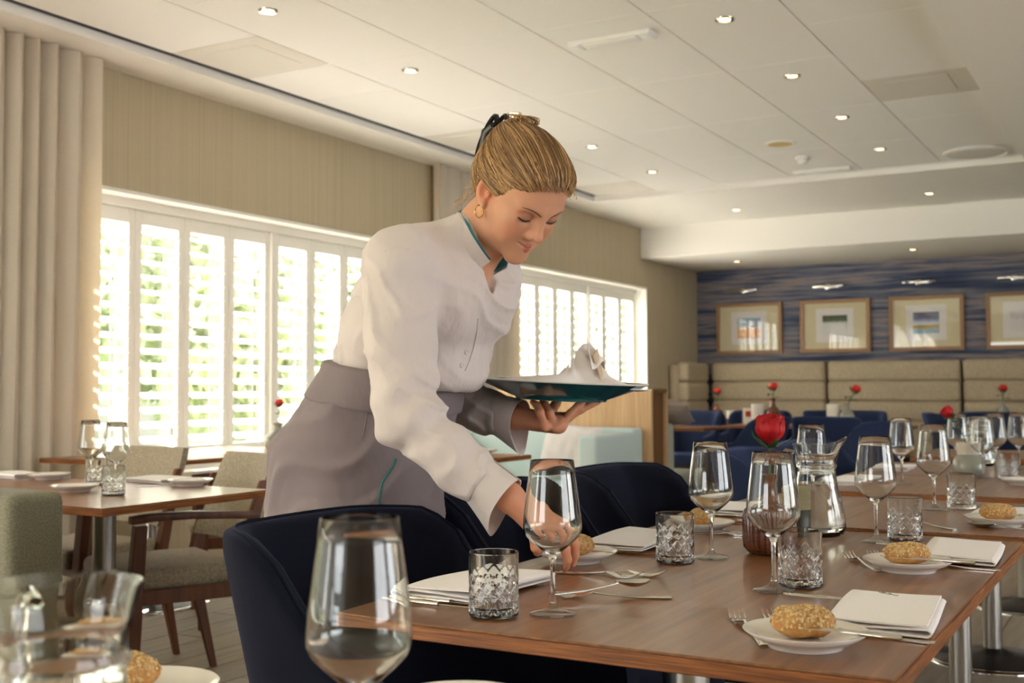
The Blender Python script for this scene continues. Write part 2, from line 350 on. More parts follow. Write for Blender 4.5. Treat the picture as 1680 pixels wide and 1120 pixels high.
def window(name, hole, edges, posts, tilts):
    ya, yb, z0, z1 = hole; b_ = MB(); T = .022; xo, xi = WX-.215, WX+.012
    b_.bb(xo, xi, ya, ya+T, z0, z1); b_.bb(xo, xi, yb-T, yb, z0, z1); b_.bb(xo, xi, ya+T, yb-T, z1-T, z1)
    b_.bb(xo, xi+.06, ya-.02, yb+.02, z0-.03, z0+.006)
    wn = struct(b_.build(name, 'white_paint', bevel=.003, seg=1))
    xw = WX-.145; smesh = {}
    hd = MB(); hd.bb(xw-.03, xw+.035, ya+T, yb-T, z1-T-.05, z1-T); hd.bb(xw-.03, xw+.035, ya+T, yb-T, z0+.006, z0+.035)
    hd.build('shutter_rail', 'white_paint', wn, bevel=.003, seg=1)
    for y_ in posts: MB().bb(xw-.025, xw+.035, y_-.022, y_+.022, z0+.035, z1-T-.05).build('post', 'white_paint', wn, bevel=.003, seg=1)
    for i, (a, c) in enumerate(edges): shutter(wn, a+.002, c-.002, z0+.037, z1-T-.053, xw, smesh, tilts)
    for i, y_ in enumerate([ya+T]+posts): 
        yn = ([ya+T]+posts+[yb-T])[i+1]; MB().bb(WX-.212, WX-.206, y_, yn, z0, z1-T).build('pane', 'pane_glass', wn)
    for y_ in [ya+T+.02]+posts+[yb-T-.02]: MB().bb(WX-.216, WX-.19, y_-.022, y_+.022, z0, z1-T).build('mullion', 'white_paint', wn)
    return wn
e1 = [4.25, 4.643, 5.027, 5.409, 5.79]; e2 = [5.834, 6.214, 6.585, 6.965, 7.34]
ed1 = list(zip(e1[:-1], e1[1:]))+list(zip(e2[:-1], e2[1:]))
window('window_1', W1, ed1, [5.812], math.radians(-22))
e3 = [8.86, 9.16, 9.53, 9.90, 10.27, 10.64, 11.02, 11.43, 11.83]
window('window_2', W2, list(zip(e3[:-1], e3[1:])), [10.64], math.radians(-22))
# window_3 lies left of the frame: plain tall daylight opening with mullions
b_ = MB()
for y_ in (-3.6, -1.9, -.15, 1.6): b_.bb(WX-.2, WX+.01, y_-.04, y_+.04, W3[2], W3[3])
b_.bb(WX-.2, WX+.03, W3[0], W3[1], W3[2]-.04, W3[2]+.01)
w3 = struct(b_.build('window_3', 'white_paint')); MB().bb(WX-.15, WX-.144, W3[0], W3[1], W3[2], W3[3]).build('pane', 'pane_glass', w3)
# ------------------------------------------------------------------ curtains
def curtain(name, y0, y1, x, folds, label, amp=.045):
    nu, nv = folds*12+1, 14; H0, H1 = .015, ZS-.004
    def P_(u, v, side):
        z = H0+(H1-H0)*v; k = .55+.45*(1-abs(2*v-1)**2) if v > .9 else 1
        ph = 2*math.pi*folds*(u+.05*math.sin(7*u+.5)+.02*math.sin(17*u))+.5*math.sin(3.1*u+1.6*v)
        d = amp*(math.sin(ph)+.2*math.sin(2*ph+1.1+v))*(.62+.38*math.sin(8*u+v*1.5))*(.7+.3*v)
        off = .0012 if side else -.0012
        return (x+d+off, y0+(y1-y0)*u+.012*math.sin(2*ph), z)
    o = MB().sheet(nu, nv, P_, th=1).build('curtain', 'curtain', None, smooth=True, sharp=math.radians(80))
    return tag(o, label, 'curtain', 'sheer beige curtains')
curtain('curtain', 2.45, 4.17, WX+.11, 11, 'long sheer beige curtain at the left edge, nearest the viewer')
curtain('curtain', 7.44, 8.72, WX+.10, 8, 'sheer beige curtain on the wall between the two shuttered windows')
# ------------------------------------------------------------------ garden outside
struct(MB().bb(-40, WX-.3, -25, 40, -.4, -.3).build('ground_outside', 'lawn'))
def shrub(seed, nl=2600):
    rr = np.random.default_rng(seed); th = rr.uniform(0, 2*math.pi, nl); cz = rr.uniform(-1, 1, nl); rad = rr.uniform(.45, 1.0, nl)**.5
    lump = 1+.25*np.sin(3*th+seed)*np.cos(4*cz+seed)+.12*np.sin(7*th-5*cz); q = np.sqrt(1-cz**2)
    C_ = np.stack([rad*lump*q*np.cos(th), rad*lump*q*np.sin(th), rad*lump*cz], 1)
    a = rr.normal(size=(nl, 3)); a /= np.linalg.norm(a, axis=1)[:, None]; b_ = np.cross(a, rr.normal(size=(nl, 3))); b_ /= np.linalg.norm(b_, axis=1)[:, None]
    s_ = rr.uniform(.05, .1, nl)[:, None]; V = np.stack([C_-a*s_*1.5, C_+b_*s_*.7, C_+a*s_*1.5, C_-b_*s_*.7], 1).reshape(-1, 3)
    me = bpy.data.meshes.new('foliage'); me.from_pydata(V.tolist(), [], [(4*i, 4*i+1, 4*i+2, 4*i+3) for i in range(nl)]); me.materials.append(MATS['foliage']); return me
sm = [shrub(i) for i in range(3)]
for i in range(11):
    t = thing('garden_tree', 'pale green garden tree glimpsed through the shutter slats', 'tree', (-9.6-3.2*(i % 2), 1.0+i*2.25, -.3), i*1.3, 'trees outside the windows')
    o = bpy.data.objects.new('crown', sm[i % 3]); COL.objects.link(o); o.parent = t; o.location = (0, 0, 2.3+.3*(i % 3)); o.scale = (1.15, 1.15, 1.7+.2*(i % 2))
    MB().tube([(0, 0, 0), (.05, 0, 2.2)], [.1, .06], 8).build('trunk', 'dark_wood', t, smooth=True)
t = thing('backdrop_wall', 'pale backdrop wall added behind the garden trees to hide the bright sky', 'wall', (-17, 14, -.3)); MB().bb(-.15, .15, -26, 26, 0, 5.6).build('wall_face', 'paving', t); MB().bb(-.2, .2, -26, 26, 5.6, 5.7).build('coping', 'white_paint', t)  # added backdrop, tall enough to keep the bright sky from showing between the slats
# ------------------------------------------------------------------ framed pictures and picture lights
def picture(xa, xb, za, zb, label, art):
    W_, H_ = xb-xa, zb-za; y = WB-.035
    t = thing('framed_picture', label, 'picture', ((xa+xb)/2, y, (za+zb)/2), 0, 'framed prints on the back wall')
    f_ = .042
    for nm, x0, x1, z0, z1 in [('frame_top', -W_/2, W_/2, H_/2-f_, H_/2), ('frame_bottom', -W_/2, W_/2, -H_/2, -H_/2+f_), ('frame_side', -W_/2, -W_/2+f_, -H_/2+f_, H_/2-f_), ('frame_side', W_/2-f_, W_/2, -H_/2+f_, H_/2-f_)]:
        MB().bb(x0, x1, -.015, .034, z0, z1).build(nm, 'frame_wood', t, bevel=.003, seg=1)
    MB().bb(-W_/2+f_, W_/2-f_, .006, .03, -H_/2+f_, H_/2-f_).build('mat_board', 'mat_board', t)
    MB().bb(-W_*.27, W_*.27, .001, .012, -H_*.31, H_*.33).build('paper', 'paper_white', t)
    a = MB().bb(-W_*.175, W_*.175, -.001, .008, -H_*.19, H_*.2).build('print', art, t)
    MB().bb(-W_/2+f_, W_/2-f_, -.008, -.006, -H_/2+f_, H_/2-f_).build('pane', 'picture_glass', t)
    l = thing('picture_light', label.split(',')[0].replace('framed print', 'slim metal picture light above the framed print'), 'lamp', ((xa+xb)/2-.08, WB, zb+.155), 0, 'picture lights on the back wall')
    MB().bb(-.16, .2, -.10, -.07, -.012, .012).build('shade', 'chrome', l, bevel=.004); MB().bb(0, .17, -.16, -.115, -.03, -.008).build('lamp_tube', 'chrome', l, bevel=.006)
    MB().bb(-.015, .015, -.08, 0, -.01, .01).build('arm', 'chrome', l); MB().bb(-.03, .03, -.012, 0, -.03, .03).build('wall_plate', 'chrome', l, bevel=.003)
def art_mat(name, stops, noise_amt=.1, sc=(6, 1, 14)):
    m = mat(name, (200, 200, 200), .8); n, L, b = nodes(m); tc = n.new('ShaderNodeTexCoord'); sp = n.new('ShaderNodeSeparateXYZ'); L.new(tc.outputs['Generated'], sp.inputs[0])
    nt = n.new('ShaderNodeTexNoise'); nt.inputs['Scale'].default_value = 9; L.new(tc.outputs['Generated'], nt.inputs['Vector'])
    ma = n.new('ShaderNodeMath'); ma.operation = 'MULTIPLY_ADD'; ma.inputs[1].default_value = noise_amt; L.new(nt.outputs[0], ma.inputs[0]); L.new(sp.outputs[2], ma.inputs[2])
    sb = n.new('ShaderNodeMath'); sb.operation = 'SUBTRACT'; sb.inputs[1].default_value = noise_amt/2; L.new(ma.outputs[0], sb.inputs[0])
    r = n.new('ShaderNodeValToRGB'); cr = r.color_ramp
    for i, (p_, c_) in enumerate(stops):
        e = cr.elements[i] if i < 2 else cr.elements.new(p_)
        e.position = p_; e.color = S(c_)+(1,)
    L.new(sb.outputs[0], r.inputs[0]); L.new(r.outputs[0], b.inputs['Base Color'])
art_mat('art_beach', [(.0, (214, 150, 90)), (.42, (222, 160, 96)), (.5, (190, 190, 190)), (1, (120, 160, 190))])
art_mat('art_trees', [(.0, (226, 226, 228)), (.62, (222, 222, 220)), (.72, (84, 104, 80)), (1, (60, 80, 60))])
art_mat('art_river', [(.0, (120, 160, 196)), (.2, (150, 180, 200)), (.27, (190, 160, 80)), (.36, (150, 130, 60)), (.44, (226, 228, 236)), (.58, (170, 180, 210)), (.7, (70, 86, 130)), (1, (60, 70, 110))], .16)
art_mat('art_sketch', [(.0, (226, 222, 224)), (.5, (228, 224, 226)), (.62, (206, 202, 200)), (1, (230, 226, 228))], .9)
for px0, px1, lb, ar in [(1176, 1283, 'framed print of orange and blue stripes, first from the left corner', 'art_beach'), (1313, 1428, 'framed print with a dark green band, second from the left corner', 'art_trees'),
                         (1459, 1582, 'framed print of a lakeside under blue sky, third from the left corner', 'art_river'), (1618, 1741, 'framed print with a pale sketch, at the right edge', 'art_sketch')]:
    a = aty(px0, 540, WB-.035).x; c = aty(px1, 540, WB-.035).x; picture(a, c, 1.50, 2.12, lb, ar)
# ------------------------------------------------------------------ banquette along the back wall
def banquette(xa, xb, label):
    t = thing('banquette', label, 'bench', ((xa+xb)/2, WB-.01, 0), 0, 'beige banquette along the back wall'); W_ = xb-xa-.03
    MB().bb(-W_/2, W_/2, -.16, -.02, .12, 1.36).build('back_frame', 'banquette_fabric', t, bevel=.01)
    for i in range(4): MB().bb(-W_/2, W_/2, -.26, -.08, .475+.228*i, .475+.228*(i+1)+.004).build('back_channel', 'banquette_fabric', t, bevel=.045, seg=4)
    MB().bb(-W_/2, W_/2, -.74, -.2, .33, .475).build('seat_cushion', 'banquette_fabric', t, bevel=.04, seg=4); MB().bb(-W_/2, W_/2, -.70, -.1, 0, .33).build('base', 'dark_wood', t)
banquette(-4.80, -3.40, 'beige channelled banquette section in the left corner'); banquette(-3.40, -1.93, 'beige channelled banquette section behind the middle pictures')
banquette(-1.93, -.45, 'beige channelled banquette section at the right edge')
t = thing('banquette', 'short beige banquette wing against the left wall', 'bench', (WX+.01, WB, 0), 0, 'beige banquette along the back wall')
MB().bb(.01, .12, -1.0, -.02, .0, 1.36).build('back_frame', 'banquette_fabric', t, bevel=.03, seg=3)
for i in range(4): MB().bb(.09, .24, -.98, -.27, .475+.228*i, .475+.228*(i+1)+.004).build('back_channel', 'banquette_fabric', t, bevel=.045, seg=4)
# ================================================================== furniture
# ---- tables with steel pedestals
def pedestal(t, x, y, ztop, rb=.25):
    c = MB().lathe([(.037, .03), (.037, ztop-.008)], 28, (x, y, 0), cap0=True, cap1=True).build('column', 'steel', t, smooth=True)
    MB().lathe([(.037, .055), (.045, .05), (.09, .035), (rb-.03, .016), (rb-.022, .012)], 40, (x, y, 0), cap0=True).build('base_cone', 'dark_metal', t, smooth=True)
    MB().lathe([(rb-.022, .013), (rb-.006, .012), (rb, .006), (rb, 0), (rb-.03, 0)], 40, (x, y, 0)).build('base_rim', 'chrome', t, smooth=True)
    MB().box((x, y, ztop-.006), (.3, .3, .012)).build('top_plate', 'dark_metal', t)
def table(x0, x1, y0, y1, z, cols, label, group=None, th=.024, top='walnut'):
    t = thing('dining_table', label, 'table', ((x0+x1)/2, (y0+y1)/2, 0), 0, group); W_, D_ = x1-x0, y1-y0
    MB().bb(-W_/2+.002, W_/2-.002, -D_/2+.002, D_/2-.002, z-.004, z).build('table_top', top, t, bevel=.001, seg=1)
    e = MB(); e.bb(-W_/2, W_/2, -D_/2, D_/2, z-th, z-.004); e.build('edge_band', 'walnut_edge', t, bevel=.0015, seg=1)
    for (cx, cy_) in cols: pedestal(t, cx-(x0+x1)/2, cy_-(y0+y1)/2, z-th)
    return t
X0, X1 = -1.08, -.272; TZ = .75; TZ2 = .757
G_ = 'tables in the long dining row'
table(X0, X1, 1.345, 2.69, TZ, [(-.67, 1.72), (-.67, 2.35)], 'walnut dining table nearest the viewer where the woman serves', G_)
table(X0, X1, 2.695, 3.47, TZ2, [(-.67, 3.08)], 'walnut table pushed against the far end of the serving table', G_)
table(X0, .35, 3.72, 4.50, TZ, [(-.62, 4.1), (.1, 4.1)], 'walnut table with the grey vase beyond the gap', G_)
table(X0, .35, 4.51, 5.29, TZ, [(-.62, 4.9), (.1, 4.9)], 'walnut table right behind the grey vase', G_)
table(X0, .35, 5.75, 6.53, TZ, [(-.62, 5.75+.39), (.1, 6.14)], 'walnut table with red-rose vase in the back of the row', G_)
# near round table below the frame carries the blurred glass and carafe
tc_ = atd(470, 560, .74); nt_ = thing('round_table', 'round wooden table below the frame under the blurred wine glass', 'table', (tc_.x, tc_.y, 0))
MB().lathe([(.001, TZ-.03), (.545, TZ-.03), (.55, TZ-.02), (.55, TZ-.002), (.545, TZ), (.001, TZ)], 72).build('table_top', 'walnut', nt_, smooth=True)
pedestal(nt_, 0, 0, TZ-.03)
# left dining area
table(-4.15, -2.60, 2.22, 2.92, TZ, [(-3.0, 2.57), (-3.8, 2.57)], 'walnut table in front of the shutters with two clear wine glasses')
table(-4.85, -4.05, 3.75, 5.05, TZ, [(-4.45, 4.1), (-4.45, 4.7)], 'walnut table with rose vase against the left window')
table(-3.5, -2.81, 4.45, 5.10, TZ, [(-3.15, 4.78)], 'walnut table seen edge-on behind the woman')
# ---- navy shell armchairs (front is local +x)
def shell_chair(name, fab):
    t = thing(name, 'navy', 'chair'); hw, xb, xf, rc = .235, -.235, .20, .10
    # plan path from right front, round the back, to left front
    P_ = []; n1, n2, n3 = 7, 9, 9
    for i in range(n1): P_.append((xf+(xb+rc-xf)*i/n1, -hw))
    for i in range(n2): a = math.pi*1.5-math.pi/2*i/n2; P_.append((xb+rc+rc*math.cos(a), -hw+rc+rc*math.sin(a)))
    for i in range(n3+1): P_.append((xb, -hw+rc+(2*hw-2*rc)*i/n3))
    Q = [(x_, -y_) for x_, y_ in reversed(P_[:n1+n2])]; P_ += Q; N = len(P_)
    cum = [0]
    for a, c in zip(P_[:-1], P_[1:]): cum.append(cum[-1]+math.hypot(a[0]-c[0], a[1]-c[1]))
    L_ = cum[-1]; zb_ = .35; T = .052
    def hgt(s_):
        d = abs(s_-L_/2); b_ = .135+math.pi/2*rc          # distance along the path from back centre
        if d < .25: return .862-.006*(d/.25)**2
        if d < b_+.10:
            q = (d-.25)/(b_+.10-.25); q = q*q*(3-2*q); return .856+(.665-.856)*q
        return .665-.035*(d-b_-.10)/.25
    def pt(i, v, side):
        x_, y_ = P_[i]; a = P_[max(i-1, 0)]; c = P_[min(i+1, N-1)]; tx, ty = c[0]-a[0], c[1]-a[1]; l = math.hypot(tx, ty); nx, ny = -ty/l, tx/l   # outward? 
        if nx*x_+ny*y_ < 0: nx, ny = -nx, -ny
        h = hgt(cum[i]); z = zb_+(h-zb_)*v; bk = max(0, -nx)
        lean = .13*max(0, (z-.42)/.44)*(.45+.55*math.sqrt(bk)); flare = .025*max(0, (z-.4)/.3)*(1-bk)
        edge = math.sqrt(max(0, 1-max(0, (v-.9)/.1)**2)) if v > .9 else 1
        k = T/2*(.35+.65*edge)*(1 if side == 0 else -1)
        return (x_-lean+nx*(k), y_*(1+flare*3)+ny*k, z-.006*(1-edge))
    nv = 13; rs = []
    vs_ = [0, .12, .25, .4, .55, .68, .78, .86, .91, .94, .965, .985, 1]
    for i in range(N): rs.append([pt(i, v, 0) for v in vs_]+[pt(i, v, 1) for v in reversed(vs_)])
    sh = MB().rings(rs, True, True, True).build('shell', fab, t, smooth=True, sharp=math.radians(60))
    # piping seam along the top edge
    MB().tube([((pt(i, 1, 0)[0]+pt(i, 1, 1)[0])/2, (pt(i, 1, 0)[1]+pt(i, 1, 1)[1])/2, pt(i, 1, 0)[2]+.001) for i in range(N)], .004, 6).build('piping', fab, sh, smooth=True)
    MB().bb(-.2, .235, -.205, .205, .36, .468).build('seat_cushion', fab, t, bevel=.03, seg=4)
    MB().bb(-.19, .19, -.2, .2, .33, .362).build('seat_frame', 'dark_wood', t, bevel=.01)
    for sx, sy in ((1, 1), (1, -1), (-1, 1), (-1, -1)):
        MB().tube([(sx*.17, sy*.18, .34), (sx*.2, sy*.21, 0)], [.02, .012], 10).build('leg', 'dark_wood', t, smooth=True)
    return t
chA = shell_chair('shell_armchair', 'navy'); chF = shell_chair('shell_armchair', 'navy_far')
GC = 'navy upholstered armchairs'
XC = -1.06
for y_, lb, dx in [(1.61, 'navy shell armchair in the left foreground, in front of the woman', .06), (2.36, 'navy shell armchair half hidden behind the serving arm', -.07), (3.02, 'navy shell armchair right of the serving hand, before the pale blue sofa', -.03)]:
    first_or_dup(PLACED, chA, (XC+dx, y_, 0), 0, lb, GC)
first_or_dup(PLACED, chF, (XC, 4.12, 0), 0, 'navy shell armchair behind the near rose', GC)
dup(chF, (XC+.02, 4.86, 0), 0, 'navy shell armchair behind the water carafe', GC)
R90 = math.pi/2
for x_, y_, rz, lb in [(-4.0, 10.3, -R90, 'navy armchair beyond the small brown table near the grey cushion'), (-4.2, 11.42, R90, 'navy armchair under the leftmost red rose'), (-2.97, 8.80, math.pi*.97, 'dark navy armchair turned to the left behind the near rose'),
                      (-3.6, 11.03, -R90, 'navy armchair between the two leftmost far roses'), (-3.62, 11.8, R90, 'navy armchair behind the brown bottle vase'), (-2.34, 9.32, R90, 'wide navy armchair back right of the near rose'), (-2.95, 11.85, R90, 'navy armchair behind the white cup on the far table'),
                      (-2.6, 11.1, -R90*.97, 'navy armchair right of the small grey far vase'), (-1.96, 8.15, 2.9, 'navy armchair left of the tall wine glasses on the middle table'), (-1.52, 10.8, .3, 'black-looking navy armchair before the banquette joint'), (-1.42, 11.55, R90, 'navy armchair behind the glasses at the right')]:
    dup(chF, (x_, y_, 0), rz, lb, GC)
# far tables in front of the banquette
table(-4.7, -3.95, 11.95, 12.6, TZ, [(-4.33, 12.28)], 'small walnut table under the leftmost red rose')
table(-4.3, -3.35, 9.05, 9.75, TZ, [(-3.83, 9.4)], 'small brown table beside the grey cushion')
table(-3.5, -2.8, 9.95, 10.65, TZ, [(-3.15, 10.3)], 'walnut table with the brown bottle vase')
table(-2.62, -1.9, 9.75, 10.5, TZ, [(-2.26, 10.1)], 'walnut table with the small grey vase and crumpled napkins')
table(-1.8, -.9, 11.95, 12.6, TZ, [(-1.35, 12.28)], 'walnut table under the red rose at the far right')
# ---- oak partition with sofas on both sides
t = thing('partition', 'low oak partition wall end beside the pale blue sofa', 'partition', (-4.15, 7.87, 0))
PX0, PX1 = -.89, .90
MB().bb(PX0, PX1, -.16, -.13, 0, 1.08).build('front_panel', 'oak', t, bevel=.002, seg=1); MB().bb(PX0, PX1, .13, .16, 0, 1.08).build('rear_panel', 'oak', t, bevel=.002, seg=1)
MB().bb(PX0, PX1+.001, -.13, .13, 1.05, 1.08).build('top_board', 'oak_dark', t, bevel=.002, seg=1); MB().bb(PX0, PX1-.03, -.13, .13, 0, 1.05).build('end_panel', 'oak_dark', t)
def sofa(name, fab, w, d, hb, label, loc, rz, arms, seat=.43, arm_h=.70, cut=0):
    t = thing(name, label, 'sofa', loc, rz)      # local: back at -y side y=0, front +y ; x centred
    MB().bb(-w/2, w/2, 0, .17, .1, hb).build('backrest', fab, t, bevel=.03, seg=3)
    MB().bb(-w/2+.01, w/2-.01-cut, .15, d, .28, seat).build('seat_cushion', fab, t, bevel=.035, seg=3); MB().bb(-w/2+.02, w/2-.02-cut, .02, d-.03, .1, .285).build('base', fab, t, bevel=.02)
    for s_ in arms: MB().bb(s_*w/2-(.14 if s_ > 0 else 0), s_*w/2+(.14 if s_ < 0 else 0), .14, d, .1, arm_h).build('armrest', fab, t, bevel=.03, seg=3)
    for sx in (-1, 1):
        for yy in (.06, d-.08): MB().tube([(sx*(w/2-.07), yy, .11), (sx*(w/2-.07), yy, 0)], [.02, .014], 8).build('leg', 'dark_wood', t, smooth=True)
    return t
sofa('sofa', 'pale_blue', 1.50, .8, .80, 'pale blue upholstered sofa against the oak partition', (-4.06, 7.70, 0), math.pi, (-1, 1), arm_h=.77)
sofa('sofa', 'sage_light', 1.62, .78, .82, 'sage green sofa behind the oak partition with a cushion on top', (-4.08, 8.04, 0), 0, ())
sofa('sofa', 'sage_fabric', 1.5, .55, .82, 'grey-green sofa seen from behind at the left edge', (-3.26, 1.86, 0), 0, (), cut=.6)
def cushion(name, fab, w, h, th, M, label):
    def P_(u, v, side):
        a, b_ = 2*u-1, 2*v-1; e = (1-abs(a)**2.4)*(1-abs(b_)**2.4); k = .5*th*max(0, e)**.45*(1 if side == 0 else -1)
        pin = 1-.07*(1-abs(a)**3)*abs(b_)**2; pn2 = 1-.07*(1-abs(b_)**3)*abs(a)**2
        wr_ = .006*math.sin(13*a+5*b_)*math.sin(7*b_-3*a)
        return M @ Vector((a*w/2*pn2, k+wr_*(e > .05), b_*h/2*pin))
    o = MB().sheet(22, 22, P_, th=1).build(name, fab, None, smooth=True, sharp=math.radians(85)); return tag(o, label, 'cushion')
cushion('throw_pillow', 'cushion_white', .46, .42, .15, Matrix.Translation((-3.72, 7.31, .635)) @ Matrix.Rotation(math.radians(-16), 4, 'X') @ Matrix.Rotation(math.radians(6), 4, 'Y'), 'rumpled white throw pillow on the pale blue sofa')
cushion('throw_pillow', 'cushion_grey', .44, .42, .16, Matrix.Translation((-3.36, 8.20, .905)) @ Matrix.Rotation(math.radians(72), 4, 'X') @ Matrix.Rotation(math.radians(12), 4, 'Y'), 'grey throw pillow lying on top of the sage sofa back')
# ---- wooden armchairs with beige upholstery (front is local +x)
def wood_chair(name):
    t = thing(name, 'wooden', 'chair'); hw = .265
    for s_ in (-1, 1):
        q = MB(); q.rings([[(x_+a*w_, s_*hw+b_*w_, z) for a, b_ in ((-1, -1), (1, -1), (1, 1), (-1, 1))] for z, x_, w_ in ((0, .19, .013), (.42, .185, .024), (.63, .17, .021))], True, True, True)
        q.build('leg', 'chair_wood', t, bevel=.003, seg=1)
        q = MB(); q.rings([[(x_+a*w_, s_*(hw-.012)+b_*w_*.8, z) for a, b_ in ((-1, -1), (1, -1), (1, 1), (-1, 1))] for z, x_, w_ in ((0, -.27, .013), (.40, -.18, .024), (.64, -.235, .02), (.76, -.27, .014))], True, True, True)
        q.build('leg', 'chair_wood', t, bevel=.003, seg=1)
        q = MB(); pts = [(.205, .648), (.13, .655), (0, .655), (-.12, .648), (-.245, .64)]
        q.rings([[(x_, s_*(hw+.004)+b_*wd, z+c*.013) for b_, c in ((-1, -1), (1, -1), (1, 1), (-1, 1))] for (x_, z), wd in zip(pts, (.024, .03, .028, .024, .018))], True, True, True)
        q.build('armrest', 'chair_wood', t, bevel=.004, seg=2)
        MB().box((0, s_*(hw-.01), .385), (.36, .022, .05)).build('side_rail', 'chair_wood', t, bevel=.003, seg=1)
    MB().box((.185, 0, .385), (.022, .5, .05)).build('front_rail', 'chair_wood', t, bevel=.003, seg=1); MB().box((-.18, 0, .385), (.022, .49, .05)).build('rear_rail', 'chair_wood', t, bevel=.003, seg=1)
    MB().bb(-.2, .235, -.24, .24, .40, .478).build('seat_cushion', 'beige_fabric', t, bevel=.028, seg=4)
    def P_(u, v, side):
        y_ = (u-.5)*.50; z = .53+.31*v; x_ = -.195-.13*v-.045*(1-(2*u-1)**2); e = min(1, 6*min(u, 1-u)+.25, 6*min(v, 1-v)+.25)
        rc = 1-.06*max(0, abs(2*v-1)-.6)/.4
        return (x_+(.03 if side == 0 else -.03)*math.sqrt(max(e, .05)), y_*rc, z)
    MB().sheet(17, 13, P_, th=1).build('backrest', 'beige_fabric', t, smooth=True, sharp=math.radians(80))
    return t
wc = wood_chair('wooden_armchair'); GW = 'wooden armchairs by the window'
def wood_c(px, py, ang, lb):            # seat centre and facing
    c = atz(px, py, .478); first_or_dup(PLACED, wc, (c.x, c.y, 0), ang, lb, GW)
wood_c(272, 914, math.atan2(-.9, -.44), 'wooden armchair with beige seat nearest the navy chair')
wood_c(136, 885, math.atan2(-.99, -.1), 'wooden armchair behind the two wine glasses of the left table')
wood_c(392, 846, math.atan2(-.75, -.66), 'wooden armchair behind the others, facing the window table')
# ================================================================== tableware
# ---- wine glass (thick-walled lathe, stem and foot)
def wine_glass_solid():
    t = thing('wine_glass', 'wine glass', 'glass')
    out = [(.0006, .0004), (.033, .0004), (.0345, .0012), (.033, .0028), (.02, .0052), (.009, .009), (.0050, .016), (.0038, .03), (.0034, .06), (.0040, .078), (.0075, .0865), (.016, .0925), (.030, .1045), (.0395, .1145), (.0432, .1225), (.0436, .131), (.0420, .150), (.0385, .178), (.0348, .205), (.0322, .2255)]
    inn = [(.0313, .2257), (.0340, .205), (.0376, .178), (.0411, .150), (.0427, .131), (.0422, .1232), (.0386, .1158), (.0292, .1062), (.0156, .0945), (.006, .0905), (.0006, .0898)]
    MB().lathe([(.0049, .0165)]+out[7:]+inn, 48, cap0=True).build('bowl', 'glass', t, smooth=True, sharp=math.radians(75))
    MB().lathe(out[:6]+[(.0056, .0140), (.0046, .0162), (.0005, .0163)], 40).build('foot', 'foot_glass', t, smooth=True, sharp=math.radians(75)); return t
wg = wine_glass_solid(); GG = 'wine glasses'
# ---- cut tumbler
def tumbler():
    t = thing('cut_tumbler', 'tumbler', 'glass'); R_, H_ = .0365, .094; n = 120
    def groove(a, z):
        k = 0
        if .006 < z < .068:
            p1 = (a*R_+z*.85)/.0192; p2 = (a*R_-z*.85)/.0192
            d1 = abs(p1-round(p1)); d2 = abs(p2-round(p2)); w_ = .10 if z < .042 else .14
            fade = 1 if z < .050 else max(0, (.068-z)/.018)
            k = max(max(0, 1-d1/w_), max(0, 1-d2/w_))*fade
            p3 = (a*R_)/.0096; 
            if z < .030: d3 = abs(p3-round(p3)); k = max(k, .6*max(0, 1-d3/.12))
        return k*.0017
    prof = [(.0005, 0), (R_-.006, 0), (R_-.002, .0015)]+[(R_, .003+.067*i/44) for i in range(45)]+[(R_, .08), (R_, H_-.0015), (R_-.0012, H_), (R_-.0024, H_-.0012), (R_-.0032, .05), (R_-.0036, .016), (R_-.007, .0125), (.0005, .012)]
    # round number of grooves round the body
    nrep = round(2*math.pi*R_/.0192); sc_ = nrep*.0192/(2*math.pi*R_)
    MB().lathe(prof, n, fn=lambda r_, z, a: r_-groove(a*sc_, z) if abs(r_-R_) < 1e-6 else r_).build('cut_body', 'glass', t, smooth=True, sharp=math.radians(28)); return t
tb = tumbler(); GT = 'cut-glass tumblers'
